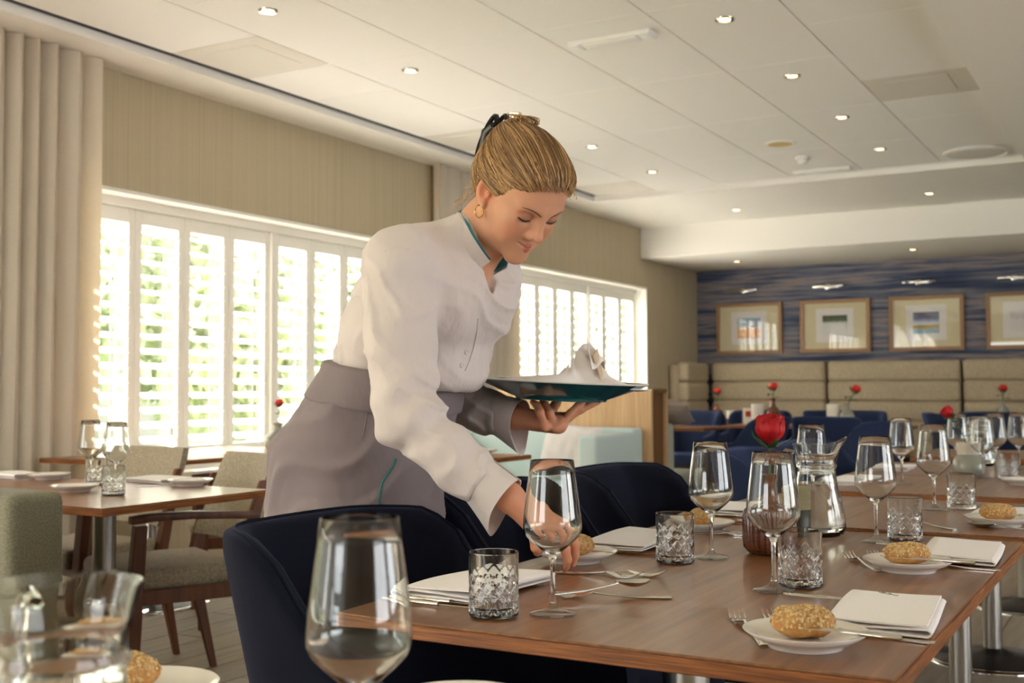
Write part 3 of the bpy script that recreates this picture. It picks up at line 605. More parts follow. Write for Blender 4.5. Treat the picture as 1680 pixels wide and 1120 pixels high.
# ---- bread plate and roll
def plate():
    t = thing('bread_plate', 'plate', 'plate')
    MB().lathe([(.0005, .010), (.04, .010), (.052, .0115), (.062, .017), (.0765, .0225), (.0785, .0225), (.0785, .0212), (.066, .0125), (.05, .0062), (.0475, .0005), (.043, 0), (.042, .004), (.0005, .005)], 56).build('dish', 'porcelain', t, smooth=True, sharp=math.radians(60)); return t
pl = plate(); GP = 'white bread plates'
def roll(seed):
    t = thing('bread_roll', 'roll', 'bread'); b_ = MB(); rr = random.Random(seed); n, m_ = 36, 20; A, B_, H_ = .041, .029, .040; rs = []
    def surf(u, a):
        sp = math.sin(math.pi*u); cz = -math.cos(math.pi*u)
        ex = .78; f = lambda v: math.copysign(abs(v)**ex, v)
        x_, y_, z = A*f(sp*math.cos(a))if True else 0, B_*f(sp*math.sin(a)), H_*.5*f(cz)
        nn = 1+.11*mnoise.noise(Vector((x_*45+seed, y_*45, z*45)))+.05*mnoise.noise(Vector((x_*120, y_*120+seed, z*120)))
        z = z*nn*(1.1 if z > 0 else .82)+H_*.42; fl = .82+.18*min(1, z/.014)
        return Vector((x_*nn*fl, y_*nn*fl, max(z, 0)))
    for i in range(m_+1):
        rs.append([surf(.02+.96*i/m_, 2*math.pi*j/n) for j in range(n)])
    b_.rings(rs, True, True, True); b_.build('crust', 'bread', t, smooth=True, sharp=math.radians(80))
    o = MB()
    for k in range(620):
        u = .46+.52*rr.random()**.8; a = rr.random()*2*math.pi; p_ = surf(u, a); nn = (surf(u, a+.05)-surf(u, a-.05)).cross(surf(min(u+.02, .98), a)-surf(u-.02, a)).normalized()
        if nn.z < 0: nn = -nn
        if p_.z < .014: continue
        tx = Vector((rr.random()-.5, rr.random()-.5, rr.random()-.5)).cross(nn).normalized(); nn = (nn+tx*rr.uniform(-.5, .5)).normalized(); tx = (tx-nn*tx.dot(nn)).normalized(); ty = nn.cross(tx); s_ = rr.uniform(.0019, .0042); w_ = s_*.65; c = p_+nn*.0007
        o.add([c+tx*s_, c+ty*w_, c-tx*s_, c-ty*w_, c+nn*.0012, c-nn*.0006], [(0, 1, 4), (1, 2, 4), (2, 3, 4), (3, 0, 4), (1, 0, 5), (2, 1, 5), (3, 2, 5), (0, 3, 5)])
    q = o.build('oat_flakes', 'oats', t); q['kind'] = 'stuff'; return t
rolls = [roll(3), roll(11)]; GB = 'oat-topped bread rolls'
# ---- folded napkin: one cloth wound back and forth in layers
def napkin(seed=0, w=.128, d=.25, emblem=False):
    t = thing('napkin', 'napkin', 'napkin'); lay = 3; th = .0026; gap = .0066; path = []; zz = th
    for k in range(lay):
        a, c = (-w/2, w/2) if k % 2 == 0 else (w/2, -w/2)
        ins = .004*k*(1 if k % 2 else .6)
        for i in range(9): 
            s_ = i/8; x_ = a+(c-a)*s_; x_ *= 1-ins*2; path.append((x_, zz+.0016*math.sin(3*s_+k+seed)))
        if k < lay-1:
            sg = 1 if c > 0 else -1
            for q in (.25, .5, .75): path.append((c*(1-ins)+sg*gap*.75*math.sin(math.pi*q), zz+gap*(1-math.cos(math.pi*q))/2))
        zz += gap
    def P_(u, v, side):
        f = v*(len(path)-1); i = min(int(f), len(path)-2); q = f-i; x_ = path[i][0]*(1-q)+path[i+1][0]*q; z = path[i][1]*(1-q)+path[i+1][1]*q
        a = path[max(i-1, 0)]; c = path[min(i+2, len(path)-1)]; tx, tz = c[0]-a[0], c[1]-a[1]; l = math.hypot(tx, tz) or 1; nx, nz = -tz/l, tx/l; k = th/2*(1 if side == 0 else -1)
        y_ = (u-.5)*d*(1+.025*math.sin(5*v+seed)); sag = 1-.10*(2*u-1)**2-.05*math.sin(6*u+seed); lift = .0025*math.sin(2.2*u+seed)*(z/.016)
        return (x_+nx*k+.003*math.sin(3*u+seed), y_, (z+nz*k)*sag+max(0, lift))
    o = MB().sheet(15, len(path), P_, th=1).build('cloth', 'napkin', t, smooth=True, sharp=math.radians(70))
    if emblem:
        e = MB(); 
        for k in range(3): e.tube([(-.030+.010*k+.016*i/6, .095-.016*i/6-.006*k+.0025*math.sin(i*1.3), .0192) for i in range(7)], .0006, 5)
        e.build('embroidered_emblem', 'emblem', t)
    return t
nps = [napkin(0), napkin(2)]; npE = napkin(1, emblem=True); GN = 'folded white napkins'
# ---- cutlery (length along local x, tip at +x)
def spoon_path(L_, rise=.012):
    return [(-L_/2+L_*s_, 0, .0015+rise*max(0, 1-abs(s_-.68)/.25)**1.5*.6) for s_ in [i/16 for i in range(17)]]
def cutlery(kind):
    t = thing(kind, kind, 'cutlery'); L_ = {'fork': .19, 'spoon': .19, 'knife': .215, 'butter_knife': .165}[kind]
    if kind.endswith('knife'):
        h = L_*.47; b_ = MB()
        b_.tube([(-L_/2, 0, .0045), (-L_/2+.004, 0, .0045), (-L_/2+h*.5, 0, .0045), (-L_/2+h-.006, 0, .0045), (-L_/2+h, 0, .0045)], [.003, .0062, .0052, .0048, .0066], 12, flat=.62)
        b_.build('handle', 'cutlery', t, smooth=True)
        q = MB(); prof = [(-L_/2+h, .0045), (-L_/2+h+.03, .0062), (L_/2-.05, .0085), (L_/2-.02, .0078), (L_/2-.004, .003), (L_/2, .0004)]
        q.rings([[(x_, -.0045, .0038), (x_, w_*1.2-.004, .0030), (x_, w_*1.2-.004, .0036), (x_, -.0045, .0058)] for x_, w_ in prof], True, True, True); q.build('blade', 'cutlery', t, bevel=.0004, seg=1)
    else:
        b_ = MB(); pts = []; rad = []; fl = []
        for i in range(15):
            s_ = i/14; x_ = -L_/2+s_*L_*.66; pts.append((x_, 0, .0018+.011*max(0, (s_-.35)/.65)**2*(1-.35*s_))); rad.append(.0078-.0050*min(1, s_*1.5)); fl.append(.22+.35*s_)
        b_.tube(pts, rad, 10, flat=fl, up=(0, 0, 1)); b_.build('handle', 'cutlery', t, smooth=True)
        x0 = -L_/2+L_*.66; z0 = pts[-1][2]
        if kind == 'spoon':
            q = MB(); Lb = L_*.34; n = 20
            def P_(u, v, side):
                a = 2*math.pi*u; r_ = v; ex = Lb*.53*r_*math.cos(a); ey = .0205*r_*math.sin(a)*(1-.12*math.cos(a)); z = .0045+(z0-.002)*max(0, -ex/(Lb*.5))*.35+.0085*r_**2; return (x0+Lb*.5+ex-.002, ey, z-.0045+(.0011 if side else 0))
            rs = [[P_(j/n, i/7, 0) for j in range(n)] for i in range(1, 8)]+[[P_(j/n, i/7, 1) for j in range(n)] for i in range(7, 0, -1)]
            q.rings(rs, True, True, True); q.build('bowl', 'cutlery', t, smooth=True, sharp=math.radians(80))
        else:
            q = MB(); hd = MB()
            pr = [(x0-.004, .0035, z0), (x0+.008, .010, z0-.003), (x0+.018, .0125, z0-.006), (x0+.028, .0125, z0-.007)]
            hd.rings([[(x_, -w_, z), (x_, w_, z), (x_, w_, z+.0014), (x_, -w_, z+.0014)] for x_, w_, z in pr], True, True, True); hd.build('head', 'cutlery', t, bevel=.0005, seg=1)
            for k in range(4):
                yy = -.0108+.0072*k; q = MB(); zb = z0-.0065
                q.tube([(x0+.026, yy, zb), (x0+.04, yy, zb-.0005), (x0+.054, yy*.98, zb+.003), (x0+.066, yy*.95, zb+.009)], [.0017, .0016, .0013, .0006], 6); q.build('tine', 'cutlery', t, smooth=True)
    return t
CUT = {k: cutlery(k) for k in ('fork', 'spoon', 'knife', 'butter_knife')}
def put(root, px, py, z, lb, rz=0, group=None, tilt=None, dz=0, obj=None):
    p_ = atz(px, py, z); o = first_or_dup(PLACED, root, (p_.x, p_.y, z+dz), rz, lb, group)
    if tilt: o.rotation_euler = (tilt[0], tilt[1], rz)
    return o
def putw(root, x_, y_, z, lb, rz=0, group=None, tilt=None):
    o = first_or_dup(PLACED, root, (x_, y_, z), rz, lb, group)
    if tilt: o.rotation_euler = (tilt[0], tilt[1], rz)
    return o
R = math.radians
# ---- glasses
for px, py, z, lb in [(907, 1007, TZ, 'clear wine glass in front of the serving hand'), (1270, 969, TZ, 'clear wine glass in front of the copper vase'), (1167, 915, TZ, 'clear wine glass left of the copper vase'),
                      (1438, 889, TZ, 'clear wine glass right of the water carafe'), (1533, 836, TZ2, 'clear wine glass left of the red rose on the next table'), (1480, 793, TZ, 'clear wine glass on the far table by a wrapped bread roll'),
                      (1613, 784, TZ, 'clear wine glass right of the grey vase'), (1634, 771, TZ, 'clear wine glass farthest back by the grey vase'),
                      (1672, 768, TZ, 'clear wine glass at the right edge beyond the grey vase'), (1572, 772, TZ, 'clear wine glass just behind the near side of the red rose')]:
    put(wg, px, py, z, lb, 0, GG)
p_ = atd(590, 852, .935); putw(wg, p_.x, p_.y, TZ, 'large blurred wine glass closest to the viewer', 0, GG)
p_ = atd(1331, 703, 3.06); putw(wg, p_.x, p_.y, TZ2, 'clear wine glass peeking out behind the water carafe', 0, GG)
for px, py, lb in [(148, 793, 'wine glass on the left table nearer the curtain'), (190, 803, 'wine glass on the left table nearer the steel column')]: put(wg, px, py, TZ, lb, 0, GG)
for px, py, z, lb in [(810, 1010, TZ, 'cut-glass tumbler in front of the napkin by the serving hand'), (1313, 961, TZ, 'cut-glass tumbler in front of the copper vase'), (1108, 922, TZ, 'cut-glass tumbler left of the copper vase'), (1485, 886, TZ, 'cut-glass tumbler right of the water carafe'),
                      (1578, 834, TZ2, 'cut-glass tumbler in front of the grey vase'), (1655, 786, TZ, 'cut-glass tumbler at the right edge on the far table'), (186, 812, TZ, 'cut-glass tumbler on the left table above the steel column'), (158, 795, TZ, 'cut-glass tumbler on the left table behind the other one')]:
    put(tb, px, py, z, lb, 0, GT)
# ---- plates with rolls
ro = 0
for px, py, z, lb, lb2, rz in [(1321, 1060, TZ, 'white bread plate nearest the viewer on the right', 'oat-topped bread roll on the nearest plate', .15), (1490, 936, TZ, 'white bread plate second along the right table edge', 'oat-topped bread roll second along the right table edge', .2),
                               (1640, 862, TZ2, 'white bread plate beside the gap between tables at right', 'oat-topped bread roll at the right edge of the photo', .1), (945, 921, TZ, 'white bread plate under the serving hand', 'oat-topped bread roll beside the serving hand', 1.2),
                               (1150, 870, TZ, 'white bread plate behind the left tumbler', 'oat-topped bread roll behind the left wine glass', 1.3), (1680, 795, TZ, 'white bread plate cut by the right edge on the far table', None, 0)]:
    q = put(pl, px, py, z, lb, 0, GP); dx, dy = (.0, .012) if px > 1200 else (.012, .012)
    if lb2: putw(rolls[ro % 2], q.location.x-.004+dx*.3, q.location.y+dy*.5, z+.0105, lb2, rz+.5, GB); ro += 1
p_ = atz(258, 1118, TZ+.02); putw(pl, p_.x, p_.y-.02, TZ, 'white bread plate beside the blurred carafe at bottom left', 0, GP); putw(rolls[0], p_.x-.035, p_.y-.02, TZ+.0105, 'oat-topped bread roll beside the blurred carafe', .4, GB)
p_ = atz(757, 1116, TZ+.0225); putw(pl, p_.x+.04, p_.y-.066, TZ, 'white plate rim just showing at the bottom edge', 0, GP)
for px, py, lb in [(312, 796, 'small white plate on the left table beside the napkin'), (80, 786, 'small white plate at the far side of the left table'), (792, 744, 'small plate on the table seen edge-on behind the woman'), (122, 806, 'small white plate half hidden by the grey-green sofa')]:
    put(pl, px, py, TZ, lb, 0, GP)
# ---- napkins
putw(npE, -.352, 1.69, TZ+.004, 'folded white napkin with a small grey emblem nearest the viewer', R(4), GN)
putw(nps[0], -.352, 2.37, TZ+.004, 'folded white napkin second along the right table edge', R(3), GN)
putw(nps[1], -.352, 3.10, TZ2, 'folded white napkin at the right edge on the second table', R(-3), GN)
putw(nps[0], -.985, 1.615, TZ+.004, 'folded white napkin behind the tumbler by the serving hand', R(178), GN)
putw(nps[1], -.985, 2.24, TZ+.004, 'folded white napkin before the navy chair on the left side', R(181), GN)
putw(nps[0], -.985, 2.91, TZ2, 'folded white napkin on the second table behind the copper vase', R(180), GN)
putw(nps[1], -.95, 4.06, TZ, 'folded white napkin on the far table behind the carafe', R(176), GN)
putw(nps[0], -.96, 4.78, TZ, 'folded white napkin on the table behind the grey vase', R(183), GN)
put(nps[1], 258, 790, TZ, 'white napkin on the left table before the wooden chair', R(80), GN); put(nps[0], 20, 782, TZ, 'white napkin at the left edge of the photo', R(85), GN)
# ---- knives, forks and spoons
K, Fk, Sp, Bk = CUT['knife'], CUT['fork'], CUT['spoon'], CUT['butter_knife']; GK = 'table knives'; GF = 'table forks'; GS = 'dessert spoons'
# right side: handles towards the right table edge
for y_, z, n_ in [(1.80, TZ, 'nearest'), (2.47, TZ, 'second')]:
    putw(K, -.43, y_, z, 'steel table knife under the far side of the %s right-hand napkin' % n_, R(180), GK)
    putw(Fk, -.36, y_-.24, z, 'steel fork under the front of the %s right-hand napkin' % n_, R(178), GF)
    putw(Fk, -.50, y_-.28, z, 'steel fork leaning behind the %s right-hand bread plate' % n_, R(120), GF)
    putw(Fk, -.455, y_-.255, z+.001, 'steel fork tip showing right behind the %s right-hand bread roll' % n_, R(122), GF)
for (px, py), z, n_, rz in [((1370, 1040), TZ+.024, 'nearest', 10), ((1520, 921), TZ+.024, 'second', 9), ((1668, 848), TZ2+.024, 'third', 8)]:
    put(Bk, px, py, z, 'small butter knife across the %s right-hand bread plate' % n_, R(rz+165), 'butter knives')
# left side: handles towards the left table edge
putw(K, -.96, 1.462, TZ, 'steel table knife at the near corner beside the front napkin', 0, GK); putw(K, -.955, 1.487, TZ, 'steel table knife against the front napkin', R(1), GK)
putw(K, -.955, 2.105, TZ, 'steel table knife before the middle left napkin', 0, GK); putw(K, -.95, 2.13, TZ, 'steel table knife against the middle left napkin', R(-1), GK); putw(K, -.93, 2.775, TZ2, 'steel table knife on the second table behind the copper vase', 0, GK)
put(Fk, 968, 944, TZ, 'steel fork just left of its twin by the serving hand', R(8), GF); put(Fk, 1004, 943, TZ, 'steel fork laid down at the fingertips', R(14), GF)
put(Fk, 1165, 876, TZ, 'steel fork behind the left wine glass stem', R(6), GF); put(Fk, 1188, 878, TZ, 'steel fork right of the left wine glass stem', R(12), GF)
put(Sp, 988, 978, TZ, 'steel spoon crossed over a fork on the front table', R(58), GS, dz=.010); put(Fk, 1002, 981, TZ, 'steel fork crossed under a spoon on the front table', R(205), GF)
put(Bk, 940, 905, TZ+.0245, 'small butter knife on the plate under the serving hand', R(4), 'butter knives')
put(Fk, 270, 797, TZ, 'steel fork beside the small plate on the left table', R(60), GF); put(Bk, 290, 790, TZ+.001, 'steel knife on the left table beside the small plate', R(50), 'butter knives'); put(Fk, 62, 786, TZ, 'steel fork at the far side of the left table', R(70), GF)
put(Fk, 1520, 862, TZ2, 'steel fork left of the bread plate on the second table', R(140), GF)
put(Sp, 1655, 868, TZ2, 'steel spoon below the right-edge bread plate', R(170), GS)
# ---- roses in vases
def rose(name, label, loc, stem_h, sc_, m, bend=(0, 0), leaves=2, tilt=(0, 0), hero=False, group='red roses in vases'):
    t = thing(name, label, 'flower', loc, 0, group); top = Vector((bend[0], bend[1], stem_h)); n = 10
    MB().tube([Vector((bend[0]*(i/n)**2, bend[1]*(i/n)**2, stem_h*i/n)) for i in range(n+1)], .0024*max(sc_, .8), 7).build('stem', 'leaf', t, smooth=True)
    Mt = Matrix.Translation(top) @ Matrix.Rotation(tilt[0], 4, 'X') @ Matrix.Rotation(tilt[1], 4, 'Y') @ Matrix.Scale(sc_, 4)
    lay = [(3, .009, .047, .55), (3, .0145, .050, .5), (4, .0200, .054, .46), (5, .0255, .054, .42), (5, .0290, .050, .34)] if hero else [(3, .012, .036, 1), (4, .021, .040, .85), (4, .0255, .038, .75)]
    for li, (np_, r_, h, close) in enumerate(lay):
        for k in range(np_):
            a0 = 2*math.pi*k/np_+li*.7; span = 2*math.pi/np_*1.45
            def P_(u, v, side):
                a = a0+(u-.5)*span; prof = math.sin(min(1, v*1.5)*math.pi/2)**.6; rr = r_*(.12+.88*prof)*(1-.55*close*max(0, v-.5)/.5)
                e = (2*u-1); zz = h*v*(1-.20*e*e*v+.03*math.sin(5*e+k+li))+.001*li; rr += .0035*(v**3)*(e*e)*(1 if li > 1 else .3)+.0016*math.sin(4*a+li)*v
                if li >= 3: rr += .0025*max(0, v-.85)/.15
                rr += -.0005 if side else .0004
                return Mt @ Vector((rr*math.cos(a), rr*math.sin(a), zz))
            MB().sheet(9, 9, P_, th=1).build('petal', m, t, smooth=True, sharp=math.radians(85))
    for k in range(5):
        a0 = 2*math.pi*k/5+.3
        def P_(u, v, side):
            w_ = .006*(1-v)**.8*(1+.6*math.sin(math.pi*v)); rr = .008+.026*min(1, v*1.6)+.016*max(0, v-.5); e = (2*u-1)*w_; zz = -.004+.034*v*(1 if k % 2 else .75)+(.0004 if side else 0)
            return Mt @ Vector((rr*math.cos(a0)-e*math.sin(a0), rr*math.sin(a0)+e*math.cos(a0), zz))
        MB().sheet(4, 8, P_, th=1).build('sepal', 'leaf', t, smooth=True)
    for k in range(leaves):
        a0 = 2.1*k+.4; zb = stem_h*(.55+.17*k); f = zb/stem_h; base = Vector((bend[0]*f*f, bend[1]*f*f, zb)); Ll = .045*sc_
        def P_(u, v, side):
            w_ = .015*sc_*math.sin(math.pi*min(1, v*.96+.03))**.8*(2*u-1); d_ = Ll*v; zz = .012*sc_*math.sin(2.2*v)-.012*sc_*v*v+.18*abs(w_)+(.0004 if side else 0)
            return base+Vector((d_*math.cos(a0)-w_*math.sin(a0), d_*math.sin(a0)+w_*math.cos(a0), zz))
        MB().sheet(5, 9, P_, th=1).build('leaf', 'leaf', t, smooth=True)
    return t
def bottle_vase(name, label, loc, m, ribs=0, prof=None, neck=None, group=None):
    t = thing(name, label, 'vase', loc, 0, group)
    fn = (lambda r_, z, a: r_*(1-.075*(1-abs(math.sin(a*ribs/2)))*(1 if r_ > .03 else 0))) if ribs else None
    MB().lathe(prof, max(32, ribs*8), fn=fn).build('body', m, t, smooth=True, sharp=math.radians(70))
    if neck: MB().lathe(neck[1], 32).build('neck', neck[0], t, smooth=True, sharp=math.radians(70))
    return t
v1 = atz(1263, 908, TZ)
bottle_vase('ribbed_vase', 'ribbed copper-brown vase holding the near rose', (v1.x, v1.y, TZ), 'copper', 26, [(.0005, .002), (.036, 0), (.043, .004), (.052, .014), (.0535, .03), (.0535, .075), (.050, .088), (.040, .095), (.02, .099)], ('copper', [(.021, .098), (.0145, .106), (.012, .125), (.0125, .145), (.0165, .158), (.0145, .158), (.010, .145), (.0095, .105)]))
rose('red_rose', 'large red rose in the copper vase', (v1.x, v1.y, TZ+.104), .112, 1.08, 'rose_red', (.003, .0), 0, (R(4), R(3)), True)
v2 = atz(1590, 781, TZ)
bottle_vase('grey_vase', 'round grey glazed vase with a pale neck', (v2.x, v2.y, TZ), 'grey_ceramic', 0, [(.0005, .002), (.042, 0), (.05, .004), (.0585, .022), (.060, .034), (.056, .055), (.047, .074), (.042, .082)], ('grey_ceramic_top', [(.042, .081), (.0405, .088), (.043, .105), (.0435, .122), (.0405, .126), (.037, .122), (.036, .085)]))
rose('red_rose', 'red rose leaning out of the round grey vase', (v2.x, v2.y, TZ+.06), .16, .82, 'rose_red', (-.05, -.03), 3, (R(12), R(-40)), True)
for x_, y_, vm, lb, lbv, vh in [(-3.11, 10.2, 'copper', 'small red rose above the brown bottle vase', 'brown bottle vase on the far table', .24), (-2.42, 10.1, 'grey_ceramic', 'small red rose leaning right above the small grey vase', 'small grey vase on the far table', .2), (-4.32, 12.1, 'copper', 'leftmost small red rose before the banquette', 'small vase under the leftmost rose', .16),
                              (-1.41, 12.25, 'grey_ceramic', 'small dark red rose at the far right', 'small vase under the far right rose', .2), (-4.27, 4.84, 'grey_ceramic', 'small red rose by the shutters left of the woman', 'small grey vase on the window table', .15)]:
    bottle_vase('small_vase', lbv, (x_, y_, TZ), vm, 0, [(.0005, 0), (.05, 0), (.068, .02), (.07, .07), (.055, vh*.6), (.025, vh*.72), (.022, vh*.9), (.03, vh), (.024, vh), (.018, vh*.75)], None, 'small vases on far tables')
    nr = x_ < -4.2 and y_ < 6; rose('red_rose', lb, (x_, y_, TZ+vh*.6), .15 if nr else .17, 1.0 if nr else 1.7, 'rose_far', (.07 if vh == .2 and y_ < 11 else .01, 0), 2, (0, R(20) if vh == .2 and y_ < 11 else 0))
# ---- water carafes
def carafe(label, loc, rz):
    t = thing('water_carafe', label, 'carafe', loc, rz, 'water carafes'); H_ = .205
    out = [(.0005, 0), (.046, 0), (.056, .004), (.0625, .016), (.0635, .03), (.058, .065), (.048, .105), (.0425, .135), (.0415, .150), (.0445, .154), (.0445, .159), (.0425, .163), (.046, .185), (.0515, H_)]
    inn = [(.0495, H_+.0005), (.0437, .185), (.040, .163), (.0392, .150), (.040, .135), (.0455, .105), (.0555, .065), (.061, .03), (.0595, .018), (.053, .0095), (.0005, .0085)]
    def fn(r_, z, a):
        k = max(0, (z-.16)/(H_-.16)); s_ = max(0, math.cos(a))**10; return r_*(1+.34*s_*k*k)
    b_ = MB(); b_.lathe(out+inn, 64, fn=fn)
    b_.v = [(x_, y_, z+.016*max(0, (z-.17)/.035)*max(0, x_/max(1e-6, math.hypot(x_, y_)))**10) for x_, y_, z in b_.v]
    b_.build('body', 'glass', t, smooth=True, sharp=math.radians(70))
    MB().tube([(-.049, 0, .186), (-.066, 0, .190), (-.082, 0, .175), (-.088, 0, .14), (-.086, 0, .09), (-.078, 0, .055), (-.066, 0, .045), (-.0575, 0, .05)], [.006, .0065, .0062, .0058, .0056, .0056, .006, .0065], 12, flat=.75).build('handle', 'glass', t, smooth=True)
    wl_ = .118; ins = [(.0005, .0088), (.0527, .0098), (.0592, .0185), (.0606, .03), (.0551, .065), (.0452, .105), (.0428, wl_), (.0005, wl_)]
    MB().lathe(ins, 64).build('water', 'water', t, smooth=True, sharp=math.radians(60)); return t
c1 = atz(1341, 878, TZ); carafe('clear water carafe with a pouring lip behind the tumbler', (c1.x, c1.y, TZ), R(22))
p_ = atd(98, 985, .74); carafe('blurred water carafe in the bottom left corner', (p_.x, p_.y, TZ), R(-20))
c2 = atz(1608, 768, TZ); carafe('water carafe among the glasses behind the grey vase', (c2.x-.02, c2.y+.15, TZ), R(60))
# ---- spice jar and candle cups
j = atz(1309, 886, TZ); t = thing('lidded_jar', 'ribbed khaki jar between copper vase and carafe', 'jar', (j.x, j.y, TZ))
MB().lathe([(.0005, 0), (.027, 0), (.0285, .004), (.0285, .066), (.0265, .068)], 36).build('body', 'dark_olive', t, smooth=True)
pr = [(.0268, .067)]
for i in range(9): pr += [(.0285, .069+.005*i), (.0285, .0715+.005*i), (.0272, .0728+.005*i), (.0272, .0738+.005*i)]
MB().lathe(pr+[(.026, .116), (.0005, .117)], 36).build('ribbed_lid', 'khaki', t, smooth=True, sharp=math.radians(30))
def cup(x_, y_, lb, h=.16, r_=.055, m='candle_white'):
    p_ = Vector((x_, y_, TZ)); t = thing('candle_cup', lb, 'cup', (p_.x, p_.y, TZ), 0, 'white cups on far tables')
    MB().lathe([(.0005, 0), (r_*.8, 0), (r_*.86, .006), (r_, h), (r_*.93, h), (r_*.8, .02), (.0005, .018)], 24).build('shell', m, t, smooth=True, sharp=math.radians(60))
    MB().lathe([(.0005, h*.7), (r_*.88, h*.7), (r_*.88, h*.3)], 20).build('candle', 'porcelain', t, smooth=True)
cup(-3.25, 10.2, 'tall white candle cup left of the brown bottle vase', .19, .06); cup(-2.55, 10.14, 'tall white candle cup left of the small grey far vase', .19, .06); cup(-4.17, 12.12, 'white candle cup beside the leftmost rose', .09, .05)
p_ = Vector((-3.38, 10.32, TZ)); t = thing('menu_card', 'small menu card with a red picture on the far table', 'card', (p_.x, p_.y, TZ), .3)
MB().box((0, 0, .075), (.10, .006, .15), M=Matrix.Rotation(R(-8), 3, 'X')).build('card', 'porcelain', t); MB().box((0, -.006, .095), (.05, .004, .05), M=Matrix.Rotation(R(-8), 3, 'X')).build('picture', 'red_label', t)
for x_, y_, rz, lb in [(-2.25, 9.92, 1.5, 'crumpled napkin beside the small grey far vase'), (-2.06, 10.2, 1.5, 'flat white napkin on the far table right of the vase')]:
    putw(nps[0], x_, y_, TZ, lb, rz, GN)
# ================================================================== the woman
# signed distance modelling: bodies and clothes are smooth unions turned into one continuous surface each
V3 = lambda *a: np.array(a, np.float32)
def smin(a, b, k): h = np.clip(.5+.5*(b-a)/k, 0, 1); return b*(1-h)+a*h-k*h*(1-h)
def smax(a, b, k): return -smin(-a, -b, k)
def sph(P, c, r_): return np.linalg.norm(P-V3(*c), axis=-1)-r_
def ell(P, c, rad, M=None):
    q = P-V3(*c)
    if M is not None: q = q @ np.asarray(M, np.float32)          # columns of M are the axes
    rad = V3(*rad); k0 = np.linalg.norm(q/rad, axis=-1); k1 = np.linalg.norm(q/(rad*rad), axis=-1)+1e-9; return k0*(k0-1)/k1
def cap(P, a, b, ra, rb=None):
    rb = ra if rb is None else rb; a, b = V3(*a), V3(*b); ab = b-a; t = np.clip(((P-a) @ ab)/float(ab @ ab), 0, 1)
    return np.linalg.norm(P-a-t[..., None]*ab, axis=-1)-(ra+(rb-ra)*t)
def chain(P, pts, rad, k=.006):
    d = None
    for i in range(len(pts)-1):
        c = cap(P, pts[i], pts[i+1], rad[i], rad[i+1]); d = c if d is None else smin(d, c, k)
    return d
def surface(f, lo, hi, h):
    lo = np.array(lo, np.float32); n = (np.ceil((np.array(hi)-lo)/h/4).astype(int)*4)+1; ax = [lo[i]+h*np.arange(n[i], dtype=np.float32) for i in range(3)]
    m_ = (n-1)//4; cx = [lo[i]+h*(4*np.arange(m_[i], dtype=np.float32)+2) for i in range(3)]
    Cc = f(np.stack(np.meshgrid(*cx, indexing='ij'), -1).reshape(-1, 3)).reshape(m_)
    full = np.repeat(np.repeat(np.repeat(Cc, 4, 0), 4, 1), 4, 2); F_ = np.empty(n, np.float32); F_[:-1, :-1, :-1] = full; F_[-1] = F_[-2]; F_[:, -1] = F_[:, -2]; F_[:, :, -1] = F_[:, :, -2]
    idx = np.argwhere(np.abs(F_) < h*9)
    for s_ in range(0, len(idx), 400000):
        ii = idx[s_:s_+400000]; F_[ii[:, 0], ii[:, 1], ii[:, 2]] = f(lo+h*ii.astype(np.float32))
    ins = F_ < 0; N = np.array(F_.shape)-1; acc = np.zeros(tuple(N)+(3,), np.float32); cnt = np.zeros(tuple(N), np.float32)
    corner = [(i, j, k) for i in (0, 1) for j in (0, 1) for k in (0, 1)]
    sl = lambda o: tuple(slice(o[i], o[i]+N[i]) for i in range(3))
    for a in corner:
        for ax_ in range(3):
            if a[ax_]: continue
            b = list(a); b[ax_] = 1; fa, fb = F_[sl(a)], F_[sl(b)]; cr = (fa < 0) != (fb < 0)
            t = np.where(cr, fa/np.where(cr, fa-fb, 1), 0)
            for q in range(3): acc[..., q] += np.where(cr, a[q]+(t if q == ax_ else 0), 0)
            cnt += cr
    act = cnt > 0; vid = -np.ones(tuple(N), np.int64); vid[act] = np.arange(act.sum()); base = np.argwhere(act)
    V = lo+h*(base+acc[act]/cnt[act][:, None]); quads = []
    for ax_ in range(3):
        o1, o2 = [q for q in range(3) if q != ax_]; sA = [slice(None)]*3; sB = [slice(None)]*3; sA[ax_] = slice(0, -1); sB[ax_] = slice(1, None)
        e = np.argwhere(ins[tuple(sA)] != ins[tuple(sB)])
        e = e[(e[:, o1] > 0) & (e[:, o2] > 0) & (e[:, o1] < N[o1]) & (e[:, o2] < N[o2])]
        c = []
        for d1, d2 in ((0, 0), (1, 0), (1, 1), (0, 1)):
            q = e.copy(); q[:, o1] -= d1; q[:, o2] -= d2; c.append(vid[q[:, 0], q[:, 1], q[:, 2]])
        c = np.stack(c, 1); flip = ins[e[:, 0], e[:, 1], e[:, 2]]
        if ax_ == 1: flip = ~flip
        c[~flip] = c[~flip][:, ::-1]; quads.append(c)
    return V, np.concatenate(quads)
